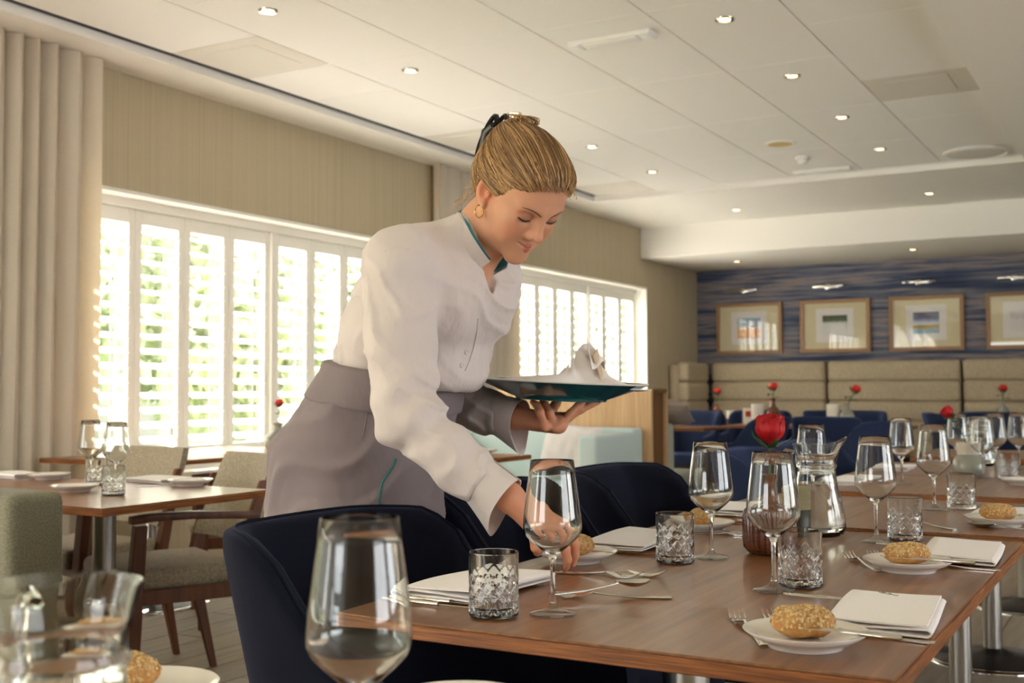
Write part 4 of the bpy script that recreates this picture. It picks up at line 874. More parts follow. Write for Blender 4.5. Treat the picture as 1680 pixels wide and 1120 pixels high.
def np_mesh(name, parts, m, parent, cols=None, smooth=True):
    V = []; Q = []; o = 0
    for v, q in parts: V.append(v); Q.append(q+o); o += len(v)
    V = np.concatenate(V); Q = np.concatenate(Q); me = bpy.data.meshes.new(name)
    me.vertices.add(len(V)); me.vertices.foreach_set('co', V.astype(np.float32).ravel()); me.loops.add(Q.size); me.loops.foreach_set('vertex_index', Q.astype(np.int32).ravel())
    me.polygons.add(len(Q)); me.polygons.foreach_set('loop_start', np.arange(0, Q.size, 4, dtype=np.int32)); me.polygons.foreach_set('loop_total', np.full(len(Q), 4, np.int32)); me.update(calc_edges=True); me.validate()
    if cols is not None:
        at = me.attributes.new('Col', 'FLOAT_COLOR', 'POINT'); at.data.foreach_set('color', np.concatenate([cols, np.ones((len(cols), 1))], 1).astype(np.float32).ravel())
    bm = bmesh.new(); bm.from_mesh(me); bmesh.ops.recalc_face_normals(bm, faces=bm.faces); bm.to_mesh(me); bm.free()
    me.shade_smooth(); o_ = bpy.data.objects.new(name, me); COL.objects.link(o_); me.materials.append(MATS[m]); o_.parent = parent; return o_
def wob(P, s_, seed=0):                 # cheap smooth noise
    x_, y_, z = P[..., 0]*s_+seed, P[..., 1]*s_-seed*.7, P[..., 2]*s_+seed*1.3
    return (np.sin(x_*1.7+1.3*np.sin(y_*1.3+z))+np.sin(y_*1.9+1.2*np.sin(z*1.4-x_))+np.sin(z*1.6+1.1*np.sin(x_*1.2+y_*.8)))/3
def trace(px, py, f, d0=1.2, d1=4):
    o = np.array((0, 0, CAM_H), np.float32); r_ = np.array(_ray(px, py), np.float32); t = d0
    for _ in range(160):
        d = float(f((o+r_*t)[None])[0]); t += d*.6
        if abs(d) < 3e-4 or t > d1: break
    p_ = o+r_*t; e = .002; g_ = np.array([float(f((p_+e*np.eye(3, dtype=np.float32)[i])[None])[0]-f((p_-e*np.eye(3, dtype=np.float32)[i])[None])[0]) for i in range(3)]); return Vector(p_), Vector(g_).normalized()
mat('skin', (226, 176, 148), .48, spec=.4, sub=.12); n, L, b = nodes(MATS['skin']); a_ = n.new('ShaderNodeAttribute'); a_.attribute_name = 'Col'; L.new(a_.outputs['Color'], b.inputs['Base Color'])
mat('shirt', (214, 203, 199), .85, spec=.15, sheen=.15, bump=((42, 42, 20), .55, .006))
mat('shirt_teal', (58, 134, 146), .8, spec=.2)
mat('apron', (134, 122, 124), .85, spec=.15, sheen=.12, bump=((30, 30, 16), .55, .006))
mat('teal_piping', (52, 120, 120), .7)
mat('trousers', (44, 42, 46), .85)
mat('shoe', (24, 22, 22), .5)
mat('hair', (122, 90, 58), .6, spec=.3)
mat('hair_strand', (170, 134, 88), .45, spec=.4); n, L, b = nodes(MATS['hair_strand']); a_ = n.new('ShaderNodeAttribute'); a_.attribute_name = 'shade'; r = n.new('ShaderNodeValToRGB')
for i, (p_, c_) in enumerate([(0, (92, 66, 42)), (.5, (144, 108, 70)), (1, (204, 164, 114))]):
    e = r.color_ramp.elements[i] if i < 2 else r.color_ramp.elements.new(p_)
    e.position = p_; e.color = S(c_)+(1,)
L.new(a_.outputs['Fac'], r.inputs[0]); L.new(r.outputs[0], b.inputs['Base Color'])
mat('brow', (112, 74, 50), .7)
mat('lash', (34, 24, 20), .6)
mat('claw', (36, 34, 40), .3, coat=.4)
mat('gold', (214, 170, 92), .22, metal=1)
person = thing('person', 'woman in pale shirt and mauve-grey apron bending over the table to lay it', 'person', (-1.53, 1.98, 0))
def W(o): o.parent = person; o.matrix_parent_inverse = Matrix.Translation(person.location).inverted(); return o
# ---- head
HC = np.array((-1.109, 1.968, 1.471), np.float32); hy, hp, hr = math.radians(-21), math.radians(45), math.radians(1.7)
HM = np.array(Matrix.Rotation(hy, 3, 'Z') @ Matrix.Rotation(hp, 3, 'Y') @ Matrix.Rotation(hr, 3, 'X'), np.float32)
def h2w(p_): return HM @ np.array(p_, np.float32)+HC
def w2h(P): return (P-HC) @ HM
def mir(P): q = P.copy(); q[..., 1] = np.abs(q[..., 1]); return q
def f_head(Q):                           # Q in head space: x forward, y left, z up
    A = mir(Q)
    d = ell(Q, (-.014, 0, .030), (.098, .076, .086))
    d = smin(d, ell(Q, (.036, 0, .034), (.054, .064, .058)), .03)                    # forehead
    d = smin(d, ell(Q, (.026, 0, -.030), (.060, .0565, .070)), .03)                   # mid face
    d = smin(d, cap(A, (-.004, .050, -.040), (.030, .036, -.078), .016, .016), .025)   # jaw angle
    d = smin(d, cap(A, (.030, .036, -.078), (.070, .008, -.097), .016, .0155), .02)     # jaw line
    d = smin(d, sph(Q, (.075, 0, -.097), .0185), .018)                                 # chin
    d = smin(d, ell(A, (.056, .038, -.024), (.026, .0235, .025)), .022)                 # cheek
    d = smin(d, ell(A, (.062, .034, -.050), (.020, .020, .022)), .02)                   # smiling cheek
    d = smin(d, cap(A, (.088, .008, .020), (.072, .046, .020), .0095, .008), .014)     # brow
    d = smin(d, ell(Q, (.070, 0, -.066), (.024, .028, .024)), .018)                    # mouth mound
    d = smax(d, -ell(A, (.098, .0325, .001), (.019, .0185, .0125)), .012)              # eye socket
    d = smin(d, ell(A, (.0735, .0325, .0015), (.0135, .0165, .0125)), .004)            # lids over the eyeball
    d = smax(d, -cap(A, (.0885, .024, -.0062), (.0835, .0465, -.0045), .0010), .002)     # lash slit
    no = cap(Q, (.0885, 0, .016), (.1040, 0, -.022), .0060, .0074); no = smin(no, sph(Q, (.1085, 0, -.0300), .0088), .008)
    no = smin(no, cap(Q, (.080, 0, .012), (.0925, 0, -.026), .0085, .0120), .008)
    no = smin(no, ell(A, (.0955, .0122, -.0350), (.0095, .0060, .0070)), .006); d = smin(d, no, .010)
    d = smax(d, -ell(A, (.1010, .0062, -.0425), (.0050, .0028, .0035)), .003)          # nostrils
    up = cap(A, (.0950, .003, -.0592), (.0770, .0275, -.0565), .0042, .0018); lo_ = cap(A, (.0925, 0, -.0695), (.0780, .0260, -.0590), .0045, .0018)
    d = smin(d, smin(up, lo_, .0015), .005)
    d = smax(d, -cap(A, (.0995, 0, -.0640), (.0790, .0330, -.0535), .0014), .003)       # mouth line, corners lifted
    # ears
    M_ = np.array(Matrix.Rotation(math.radians(-12), 3, 'Y') @ Matrix.Rotation(math.radians(-30), 3, 'Z'), np.float32)
    e = ell(A, (-.011, .0775, -.008), (.0165, .0058, .0270), M_); ec_ = np.array((-.011, .0775, -.008))+M_[:, 1]*.0062+M_[:, 0]*.003+M_[:, 2]*.004; e = smax(e, -ell(A, ec_, (.0105, .0055, .0185), M_), .003)
    e = smin(e, ell(A, (.000, .0735, -.0345), (.0075, .0048, .0085)), .006); e = smin(e, ell(A, (.0035, .0745, -.008), (.005, .004, .006)), .004)
    d = smin(d, e, .006)
    return d
NB = (-1.262, 1.977, 1.352)
def f_neck(P): 
    d = cap(P, NB, h2w((-.030, 0, -.050)), .060, .050); d = smin(d, cap(P, h2w((.0, 0, -.075)), (-1.215, 1.977, 1.335), .036, .034), .03)
    d = smin(d, ell(P, (-1.29, 1.98, 1.285), (.085, .13, .085)), .04); return d
def f_skinhead(P): return smin(f_head(w2h(P)), f_neck(P), .018)
hv, hq = surface(f_skinhead, (-1.40, 1.835, 1.20), (-.955, 2.125, 1.615), .0024)
# skin colour: lips, blush and lids
hl = w2h(hv.astype(np.float32)); ha = mir(hl); base_c = np.array(S((216, 160, 128))); cols = np.tile(base_c, (len(hv), 1))
def tint(d, r0, r1, rgb, amt):
    global cols
    k = (np.clip((r1-d)/(r1-r0), 0, 1)*amt)[:, None]; cols = cols*(1-k)+np.array(S(rgb))*k
tint(sph(ha, (.072, .042, -.034), 0), .004, .03, (206, 122, 94), .6); tint(sph(hl, (.108, 0, -.03), 0), .0, .014, (208, 126, 98), .5)
tint(ell(ha, (.080, .0325, .006), (.012, .02, .010)), -.002, .006, (176, 112, 86), .6)
tint(np.minimum(cap(ha, (.0950, .0, -.0592), (.0775, .0270, -.0567), .0044, .0026), cap(ha, (.0925, 0, -.0695), (.0785, .0255, -.0592), .0050, .0026)), .0004, .0022, (176, 88, 76), .8)
tint(sph(ha, (-.006, .078, -.008), 0), .005, .035, (214, 118, 86), .6)
head_cols = cols
# ---- right hand reaching down, left hand carrying the platter
def f_hand(P, wr, elb, kn, fingers, thumb, back, w0=.026):
    wr = np.array(wr); elb = np.array(elb); d = cap(P, elb, wr, .036, w0); kn = [np.array(k) for k in kn]; bk = np.array(back)
    d = smin(d, cap(P, wr, (kn[1]+kn[2])/2, w0*.95, .019), .015)
    for k in kn: d = smin(d, cap(P, wr*.72+k*.28, k, .016, .0105), .010)
    d = smin(d, cap(P, kn[0], kn[3], .0095, .0100), .008)
    for k, f_ in zip(kn, fingers):
        c = chain(P, [k]+[np.array(q) for q in f_], [.0100, .0090, .0080, .0066][:len(f_)+1], .003); c = smin(c, sph(P, f_[0], .0093), .003); d = smin(d, c, .0035)
    c = chain(P, [np.array(q) for q in thumb], [.017, .0125, .0100, .0080], .005); d = smin(d, c, .008); return d
Wr = (-1.030, 1.782, .888); Er = (-1.215, 1.735, 1.008)
KR = [(-.990, 1.800, .826), (-.978, 1.822, .822), (-.966, 1.846, .823), (-.958, 1.868, .829)]     # little to index
FR = [[(-.987, 1.806, .797), (-.992, 1.822, .787), (-.997, 1.834, .789)], [(-.969, 1.830, .789), (-.975, 1.846, .776), (-.983, 1.856, .776)],
      [(-.952, 1.853, .791), (-.950, 1.858, .771), (-.955, 1.862, .757)], [(-.944, 1.876, .797), (-.945, 1.878, .777), (-.950, 1.878, .760)]]
TR = [(-1.004, 1.850, .858), (-.988, 1.890, .822), (-.972, 1.893, .792), (-.958, 1.888, .768)]
f_rh = lambda P: f_hand(P, Wr, Er, KR, FR, TR, (0, 0, 0), .0255)
rv, rq = surface(f_rh, (-1.26, 1.69, .735), (-.90, 1.935, 1.06), .0022)
PLC = np.array((-1.163, 2.25, 1.083)); PB = 1.0555        # platter centre and underside height
Wl = (-1.262, 2.215, 1.018); El = (-1.45, 2.235, 1.06)
def ly(px, py, Y): return tuple(aty(px, py, Y))
KL = [ly(893, 699, 2.185), ly(909, 701, 2.205), ly(924, 694, 2.232), ly(932, 684, 2.258)]
FL = [[ly(886, 676, 2.180), ly(880, 664, 2.190), ly(874, 659, 2.197)], [ly(902, 677, 2.200), ly(895, 664, 2.21), ly(889, 659, 2.218)], [ly(936, 678, 2.245), ly(948, 665, 2.26), ly(955, 659, 2.27)], [ly(952, 672, 2.275), ly(970, 663, 2.29), ly(981, 659, 2.30)]]
TL = [ly(885, 688, 2.25), ly(905, 672, 2.29), ly(912, 662, 2.315), ly(916, 658, 2.33)]
f_lh = lambda P: f_hand(P, Wl, El, KL, FL, TL, (0, 0, 0), .0265)
lv, lq = surface(f_lh, (-1.48, 2.14, .955), (-.93, 2.38, 1.12), .0024)
def f_legs(P):
    d = None
    for s_ in (-1, 1):
        c = chain(P, [(-1.52, 1.98+.065*s_, .92), (-1.50, 1.98+.075*s_, .50), (-1.56, 1.98+.08*s_, .09)], [.075, .055, .042], .03); d = c if d is None else smin(d, c, .02)
    return smin(d, ell(P, (-1.48, 1.98, 1.00), (.10, .12, .10)), .05)
gv, gq = surface(f_legs, (-1.72, 1.75, .02), (-1.30, 2.21, 1.16), .012)
hand_c = lambda v, k: np.tile(np.array(S((212, 148, 116))), (len(v), 1))*(1+.05*wob(v.astype(np.float32), 60))[:, None]
hc_r, hc_l = hand_c(rv, 0), hand_c(lv, 0)
W(np_mesh('body', [(hv, hq), (rv, rq), (lv, lq), (gv, gq)], 'skin', None, np.concatenate([head_cols, hc_r, hc_l, np.tile(base_c, (len(gv), 1))])))
# ---- shirt
SP = np.array((.617, 0, .787)); DP = np.array((.787, 0, -.617)); TM = np.stack([DP, np.array((0, 1, 0)), SP], 1)     # axes: front, left, up the spine
SHr, SHl = (-1.290, 1.815, 1.322), (-1.285, 2.140, 1.325)
def f_torso(P):
    d = ell(P, (-1.338, 1.98, 1.275), (.122, .178, .165), TM)
    d = smin(d, ell(P, (-1.405, 1.98, 1.165), (.122, .155, .14), TM), .06)
    d = smin(d, cap(P, (-1.300, 1.845, 1.335), (-1.295, 2.115, 1.335), .062), .05)
    d = smin(d, ell(P, (-1.245, 2.045, 1.245), (.064, .075, .085), TM), .07); d = smin(d, ell(P, (-1.250, 1.915, 1.245), (.058, .070, .085), TM), .07)
    d = smin(d, cap(P, (-1.275, 1.978, 1.352), (-1.222, 1.975, 1.392), .070, .056), .035)      # collar root
    d = smin(d, ell(P, (-1.305, 1.99, 1.135), (.085, .13, .05), TM), .05)                      # cloth falling over the waistband
    return d
def wrinkle(P, a, b, k, amp, wdt):
    """creases fanning round the axis a-b"""
    a, b = V3(*a), V3(*b); ab = (b-a)/np.linalg.norm(b-a); t = (P-a) @ ab; return amp*np.sin(k*t+2.2*wob(P, 14, 1))*np.exp(-(np.linalg.norm(P-(a+b)/2, axis=-1)/wdt)**2)
def f_sleeve_r(P):
    d = chain(P, [SHr, (-1.262, 1.775, 1.18), (-1.222, 1.742, 1.035)], [.078, .066, .060], .03)
    d = smin(d, chain(P, [(-1.222, 1.742, 1.030), (-1.13, 1.752, .955), (-1.062, 1.772, .902)], [.058, .050, .047], .02), .03); return d
def f_sleeve_l(P):
    d = chain(P, [SHl, (-1.40, 2.205, 1.18), (-1.455, 2.235, 1.065)], [.078, .066, .060], .03)
    d = smin(d, chain(P, [(-1.455, 2.235, 1.062), (-1.36, 2.232, 1.035), (-1.295, 2.222, 1.020)], [.058, .050, .046], .02), .03); return d
def f_shirt(P):
    to = f_torso(P); sr = f_sleeve_r(P); sl_ = f_sleeve_l(P)
    pl_ = (P[..., 2]-1.098)+(P[..., 0]+1.43)*.16; to = smax(to+wrinkle(P, (-1.42, 1.95, 1.17), (-1.50, 1.95, 1.06), 75, .007, .13), -pl_, .012)      # tucked into the band
    d = smin(to, sl_, .035); d = smin(d, sr, .022)
    # creases: diagonal pulls from the armpit, elbow bunching, loose cloth at the waist
    f_ = wob(P*V3(1, .7, 1.2), 16, 2); ridge = 1-2*np.abs(np.sin(3.4*f_+P[..., 2]*40+P[..., 0]*30+P[..., 1]*14))
    d = d+.0034*wob(P, 30, 3)-.0052*np.clip(ridge, -.4, 1)*(.35+.65*np.clip(wob(P, 9, 7)+.5, 0, 1))*np.clip((1.36-P[..., 2])/.08, .25, 1)
    d = d+wrinkle(P, (-1.225, 1.73, 1.07), (-1.19, 1.74, .98), 95, .0085, .085)+wrinkle(P, (-1.20, 1.80, 1.25), (-1.30, 1.83, 1.36), 70, .005, .08)
    d = d+wrinkle(P, (-1.44, 2.23, 1.09), (-1.38, 2.23, 1.03), 90, .007, .07)
    # cuff ends
    d = smax(d, np.where(sr < .03, (P-V3(-1.070, 1.770, .908)) @ V3(.80, .10, -.60), -1), .004)
    d = smax(d, np.where((sl_ < .03) & (P[..., 1] > 2.15), (P-V3(-1.296, 2.22, 1.020)) @ V3(.975, -.02, -.2), -1), .004)
    # open neck and V
    nk = cap(P, (-1.255, 1.977, 1.375), h2w((-.01, 0, -.07)), .050, .056); nk = np.minimum(nk, chain(P, [(-1.16, 1.972, 1.385), (-1.175, 1.975, 1.325), (-1.205, 1.978, 1.245)], [.040, .025, .003], .01))
    d = smax(d, -nk, .004); return d
sv, sq = surface(f_shirt, (-1.64, 1.64, .85), (-1.0, 2.33, 1.47), .0048)
W(np_mesh('shirt', [(sv, sq)], 'shirt', None)).name = 'shirt'
# cuffs: wide open bands with a hanging corner
def cuff(c, ax, up, r0, r1, L_, drop, th=.0022):
    c, ax, up = Vector(c), Vector(ax).normalized(), Vector(up); up = (up-ax*up.dot(ax)).normalized(); sd = ax.cross(up); n = 40
    def P_(u, v, side):
        a = 2*math.pi*(u*.965+.0175)+math.pi/2+.35; lowk = max(0, -math.sin(a))**3; r_ = (r0+(r1-r0)*v)*(1 if side == 0 else 1)-(th if side else 0)
        q = c+ax*(L_*v+drop*.25*lowk*v)+up*(r_*math.sin(a)-drop*lowk*v)+sd*(r_*.86*math.cos(a)); return q
    return P_
for cc, ax, up, dr, nm in [((-1.082, 1.768, .917), (.80, .12, -.585), (.5, -.3, .8), .034, 'r'), ((-1.312, 2.222, 1.024), (.975, -.03, -.22), (.2, -.3, .93), .034, 'l')]:
    W(MB().sheet(41, 7, cuff(cc, ax, up, .047, .049, .062, dr), th=1).build('cuff', 'shirt', None, smooth=True, sharp=math.radians(70)))
# stand collar with teal lining
nc = Vector((-1.236, 1.977, 1.378)); na = (Vector(h2w((-.03, 0, -.05)))-Vector(NB)).normalized(); fw = Vector((.76, -.06, -.55)); fw = (fw-na*fw.dot(na)).normalized(); lf = na.cross(fw)
def collar(r_off, h0, h1):
    def P_(u, v, side):
        a = math.radians(24)+(2*math.pi-math.radians(48))*u; op = math.cos(a)             # a=0 is the front
        r_ = .062+.010*max(0, op)+r_off-(.0018 if side else 0)+.012*v*(.3+max(0, op)); hh = (h0+(h1-h0)*v)*(1-.30*max(0, op)**3)
        q = nc+fw*(r_*math.cos(a)*1.02+.008)+lf*(r_*math.sin(a)*.95)+na*(hh-.014*max(0, op)); return q
    return P_
W(MB().sheet(49, 6, collar(0, -.012, .040), th=1).build('collar', 'shirt', None, smooth=True, sharp=math.radians(70)))
W(MB().sheet(49, 6, collar(-.0032, .0, .0445), th=1).build('collar_lining', 'shirt_teal', None, smooth=True, sharp=math.radians(70)))
# button band and buttons
for px, py in [(765, 577), (757, 599)]:
    p_, n_ = trace(px, py, f_shirt); R_ = n_.to_track_quat('Z', 'Y').to_matrix().to_4x4(); q = MB().lathe([(.0005, -.001), (.0055, -.001), (.0058, .001), (.0045, .0022), (.0035, .0015), (.0005, .0014)], 18)
    q.v = [tuple(Matrix.Translation(p_) @ R_ @ Vector(v)) for v in q.v]; W(q.build('button', 'shirt', None, smooth=True))
pts = []
for px, py in [(784, 522), (782, 545), (777, 570), (770, 592), (763, 608)]: p_, n_ = trace(px, py, f_shirt); pts.append(p_+n_*.0006)
W(MB().tube(pts, .0012, 6).build('placket_seam', 'shirt', None, smooth=True))
pts = []
for px, py in [(690, 412), (668, 408), (650, 404), (632, 412)]: p_, n_ = trace(px, py, f_shirt); pts.append(p_+n_*.0003)
W(MB().tube(pts, .0012, 6).build('shoulder_seam', 'shirt', None, smooth=True))
# ---- apron
def f_skirt(P, fold=True):
    z = P[..., 2]; zz = np.array([.25, .50, .68, .83, .97, 1.06, 1.12, 1.20]); cx = np.interp(z, zz, [-1.50, -1.515, -1.52, -1.530, -1.505, -1.452, -1.428, -1.40]); ax_ = np.interp(z, zz, [.205, .200, .196, .195, .186, .150, .128, .120]); by = np.interp(z, zz, [.185, .180, .175, .175, .192, .178, .160, .152])
    dx, dy = (P[..., 0]-cx)/ax_, (P[..., 1]-1.98)/by; ex = 2.25; k = (np.abs(dx)**ex+np.abs(dy)**ex+1e-9)**(1/ex); d = (k-1)*np.minimum(ax_, by)*.95
    if fold:
        a = np.arctan2(dy, dx); dn = np.clip((1.0-z)/.3, 0, 1); d = d+.006*dn*np.sin(5*a+2*wob(P, 6, 4))+.0035*wob(P, 22, 5)
        rid = 1-2*np.abs(np.sin(2.6*wob(P*V3(1, 1, .8), 11, 6)+z*26-P[..., 0]*20)); d = d-.0095*np.clip(rid, -.5, 1)*np.exp(-((z-.86)/.17)**2)*(.4+.6*np.clip(wob(P, 8, 9)+.4, 0, 1))
    return d
def f_apron(P):
    d = f_skirt(P); top = (P[..., 2]-1.060)+(P[..., 0]+1.43)*.20; return smax(smax(d, top, .006), .30-P[..., 2], .006)
def f_band(P):
    d = f_skirt(P, False)-.006+.002*wob(P, 18, 8); pl_ = P[..., 2]+(P[..., 0]+1.43)*.17; return smax(smax(d, pl_-1.128, .006), 1.045-pl_, .006)
av, aq = surface(f_apron, (-1.80, 1.74, .27), (-1.22, 2.22, 1.20), .0062); W(np_mesh('apron', [(av, aq)], 'apron', None))
av, aq = surface(f_band, (-1.70, 1.74, 1.0), (-1.22, 2.22, 1.22), .005); W(np_mesh('waistband', [(av, aq)], 'apron', None))
pts = []
for px, py in [(650, 752), (645, 764), (636, 778), (627, 792), (624, 808), (622, 826), (619, 850), (617, 880), (616, 910)]: p_, n_ = trace(px, py, f_apron); pts.append(p_+n_*.0005)
W(MB().tube(pts, .0032, 6, flat=.6).build('piping_trim', 'teal_piping', None, smooth=True))
pts = []
for px, py in [(604, 672), (600, 690), (597, 708), (593, 722)]: p_, n_ = trace(px, py, f_apron); pts.append(p_+n_*.0003)
W(MB().tube(pts, .0012, 6).build('pocket_seam', 'apron', None, smooth=True))
pts = []
for py in range(840, 961, 15): p_, n_ = trace(690, py, f_apron); pts.append(p_+n_*.0003)
W(MB().tube(pts, .0013, 6).build('hem_seam', 'apron', None, smooth=True))
tv, tq = surface(lambda P: f_legs(P)-.012, (-1.75, 1.72, .05), (-1.28, 2.24, 1.0), .014); W(np_mesh('trousers', [(tv, tq)], 'trousers', None))
for s_ in (-1, 1):
    fs = lambda P: smax(smin(ell(P, (-1.45, 1.98+.08*s_, .035), (.13, .045, .045)), cap(P, (-1.56, 1.98+.08*s_, .03), (-1.555, 1.98+.08*s_, .10), .042, .046), .03), .0-P[..., 2], .004)
    v_, q_ = surface(fs, (-1.66, 1.86+.08*s_, -.03), (-1.28, 2.10+.08*s_, .17), .008); W(np_mesh('shoe', [(v_, q_)], 'shoe', None))
# ---- hair
def f_hairbase(Q):
    d = ell(Q, (-.016, 0, .034), (.106, .084, .093)); d = smin(d, ell(Q, (.040, .004, .070), (.056, .060, .036)), .03); d = smin(d, ell(Q, (-.055, 0, .0), (.062, .068, .070)), .03)
    return smin(d, ell(Q, (-.090, .0, .060), (.036, .040, .046)), .03)                       # gathered twist
def f_hair(Q):
    d = f_hairbase(Q)+.0015; A = mir(Q)
    # keep the face, temples and ears free
    cut = ell(Q, (.106, 0, -.016), (.082, .096, .099)); cut = smin(cut, ell(A, (.030, .094, -.050), (.054, .045, .058)), .02); cut = smin(cut, cap(Q, (-.02, 0, -.12), (-.06, 0, -.10), .05), .02)
    cut = smin(cut, ell(A, (-.006, .098, -.022), (.026, .032, .034)), .008)
    return smax(d, -cut, .006)
kv, kq = surface(lambda P: f_hair(w2h(P)), (-1.30, 1.83, 1.36), (-.96, 2.11, 1.66), .0026)
W(np_mesh('hair', [(kv, kq)], 'hair', None))
hairo = [o for o in person.children if o.name.startswith('hair')][0]
rr = random.Random(5); ms = MB(); hcol = []; BUN = Vector((-.120, 0, .062))
BD = (BUN-Vector((-.016, 0, .034))).normalized()
HL = np.array([(.092, 0, .080), (.082, .030, .074), (.064, .052, .055), (.044, .066, .035), (.018, .074, .006), (.000, .076, .022), (-.028, .076, .012), (-.046, .072, -.022), (-.062, .058, -.050), (-.078, .025, -.066)])
HT = np.array([0, .14, .30, .44, .58, .66, .76, .85, .93, 1])
HO = Vector((-.016, 0, .034))
n = 13; SD = []; SA = []
for k in range(2400):
    s_ = -1 if rr.random() < .72 else 1; th = rr.random()**.85
    p_ = Vector([float(np.interp(th, HT, HL[:, q])) for q in range(3)]); p_.y *= s_; p_ += Vector((rr.uniform(-.002, .006), 0, rr.uniform(-.007, .004)))
    d0 = (p_-HO).normalized(); be = math.radians(float(np.interp(th, [0, .15, .3, .6, 1], [88, 50, 16, -14, -24]))+rr.uniform(-10, 14)); md = Vector((-.06, s_*math.cos(be), math.sin(be))).normalized()
    t0 = max(0, rr.uniform(-.7, .55)); ph = rr.uniform(0, 6); am = rr.uniform(.0002, .0030); sw = rr.uniform(-.06, .06); wv = rr.uniform(.0, .03)
    for i in range(n):
        t = t0+(1-t0)*i/(n-1)*.985; dv = d0*(1-t)**2+md*(2*t*(1-t))+BD*t*t; dv = (dv+Vector((0, 0, sw*math.sin(math.pi*t)+wv*math.sin(9*t+ph)))).normalized(); SD.append(tuple(dv)); SA.append(.0002+am*math.sin(math.pi*min(1, t*1.15))+.0006*math.sin(7*t+ph))
SD = np.array(SD, np.float32); SA = np.array(SA, np.float32); tt = np.full(len(SD), .13, np.float32); ho = np.array(HO, np.float32)
for _ in range(30): tt -= .8*(f_hairbase(ho+SD*tt[:, None])-SA)
SPT = (ho+SD*tt[:, None]) @ HM.T+HC
for k in range(len(SPT)//n):
    w_ = rr.uniform(.0005, .0012); c_k = rr.random(); hcol += [c_k]*(4*n); ms.tube([Vector(q) for q in SPT[k*n:(k+1)*n]], [w_*.4]+[w_]*(n-2)+[w_*.5], 4)
for k in range(16):                      # loose curls at the forehead and wisps at the nape
    if k < 7: base = Vector((.080+rr.uniform(-.006, .006), rr.uniform(.0, .05), .090+rr.uniform(-.006, .006))); dirs = Vector((.05, .02, -.028))
    else: base = Vector((-.055+rr.uniform(-.02, .02), -.062+rr.uniform(-.01, .02), -.045+rr.uniform(-.02, .02))); dirs = Vector((-.02, -.012, -.055))
    pts = [h2w(base+dirs*(i/8)*rr.uniform(.9, 1.1)*(.6 if k < 7 else 1)+Vector((.006*math.sin(i*.9+k), .004*math.cos(i*.8+k), 0))) for i in range(9)]; ms.tube(pts, [.0007]*8+[.0003], 4); hcol += [.8]*36
for k in range(40):                      # tuft above the clip
    b0 = Vector((-.098, rr.uniform(-.02, .02), .090)); a = rr.uniform(-1.2, 1.2); pts = []
    for i in range(8): t = i/7; pts.append(h2w(b0+Vector((.030*math.sin(3.4*t)*math.cos(a)-.012*t, .024*math.sin(3.4*t)*math.sin(a), .030*math.sin(2.6*t)))))
    ms.tube(pts, .0013, 4); hcol += [rr.random()]*32
so_ = ms.build('hair_strands', 'hair_strand', None, smooth=True); so_['kind'] = 'stuff'; W(so_)
at = so_.data.attributes.new('shade', 'FLOAT', 'POINT'); at.data.foreach_set('value', hcol)
# ---- brows, lashes, claw clip, jewellery
def on_face(q, off=.0):                 # drop a head-space point on the face along +x
    x_ = .13
    for _ in range(50):
        d = float(f_head(np.array([[x_, q[0], q[1]]], np.float32))[0]); x_ -= d*.7
        if abs(d) < 2e-4: break
    return h2w((x_+off, q[0], q[1]))
for s_ in (-1, 1):
    pts = [on_face((s_*(.0115+.040*t), .0150+.0105*t+.0030*math.sin(math.pi*t)-.004*t*t), .0000) for t in [i/9 for i in range(10)]]
    W(MB().tube(pts, [.0014, .0024, .0026, .0025, .0023, .0021, .0018, .0015, .0011, .0005], 6, flat=.55).build('eyebrow', 'brow', None, smooth=True))
    pts = [on_face((s_*(.0195+.0285*t), -.0050-.0035*math.sin(math.pi*t)+.003*t), .0006) for t in [i/8 for i in range(9)]]
    W(MB().tube(pts, [.0006, .0013, .0019, .0022, .0022, .0021, .0018, .0014, .0008], 6, flat=.8).build('eyelash_line', 'lash', None, smooth=True))
    la = MB()
    for t in [i/11 for i in range(12)]:
        p_ = Vector(on_face((s_*(.0205+.0285*t), -.0055-.0035*math.sin(math.pi*t)+.003*t), .0006)); q = Vector(h2w((.0, 0, 0))); dr = Vector(h2w((.0036, s_*.0030*t, -.0032)))-q
        la.tube([p_, p_+dr*.6, p_+dr+(Vector(h2w((0, 0, .0015)))-q)], [.0004, .0003, .0001], 4)
    W(la.build('eyelashes', 'lash', None))
ec = Vector(h2w((.000, -.0775, -.0455))); er = MB(); n = 40
ex_ = Vector(h2w((0, 0, 0)))
u1 = (Vector(h2w((.0, -.0, -1)))-ex_).normalized(); u1 = Vector((0, 0, -1)); u2 = Vector((.75, .5, 0)).normalized()
ring = [ec+Vector((0, 0, -.006))+u1*(.0125*math.cos(2*math.pi*i/n))+u2*(.0078*math.sin(2*math.pi*i/n)) for i in range(n)]
rs = []
for i in range(n):
    p_ = ring[i]; t = (ring[(i+1) % n]-ring[i-1]).normalized(); a = u1.cross(u2).normalized(); b2 = t.cross(a); r_ = .0015+.0004*math.sin(2*math.pi*i/n*10)
    rs.append([p_+(a*math.cos(2*math.pi*j/8)+b2*math.sin(2*math.pi*j/8))*r_ for j in range(8)])
er.rings(rs+[rs[0]], True); W(er.build('hoop_earring', 'gold', None, smooth=True))
pts = []
for px, py in [(797, 470), (794, 480), (790, 492), (787, 502)]: p_, n_ = trace(px, py, f_skinhead); pts.append(p_+n_*.001)
nb = MB().tube(pts, .0009, 6); W(nb.build('necklace', 'gold', None, smooth=True))
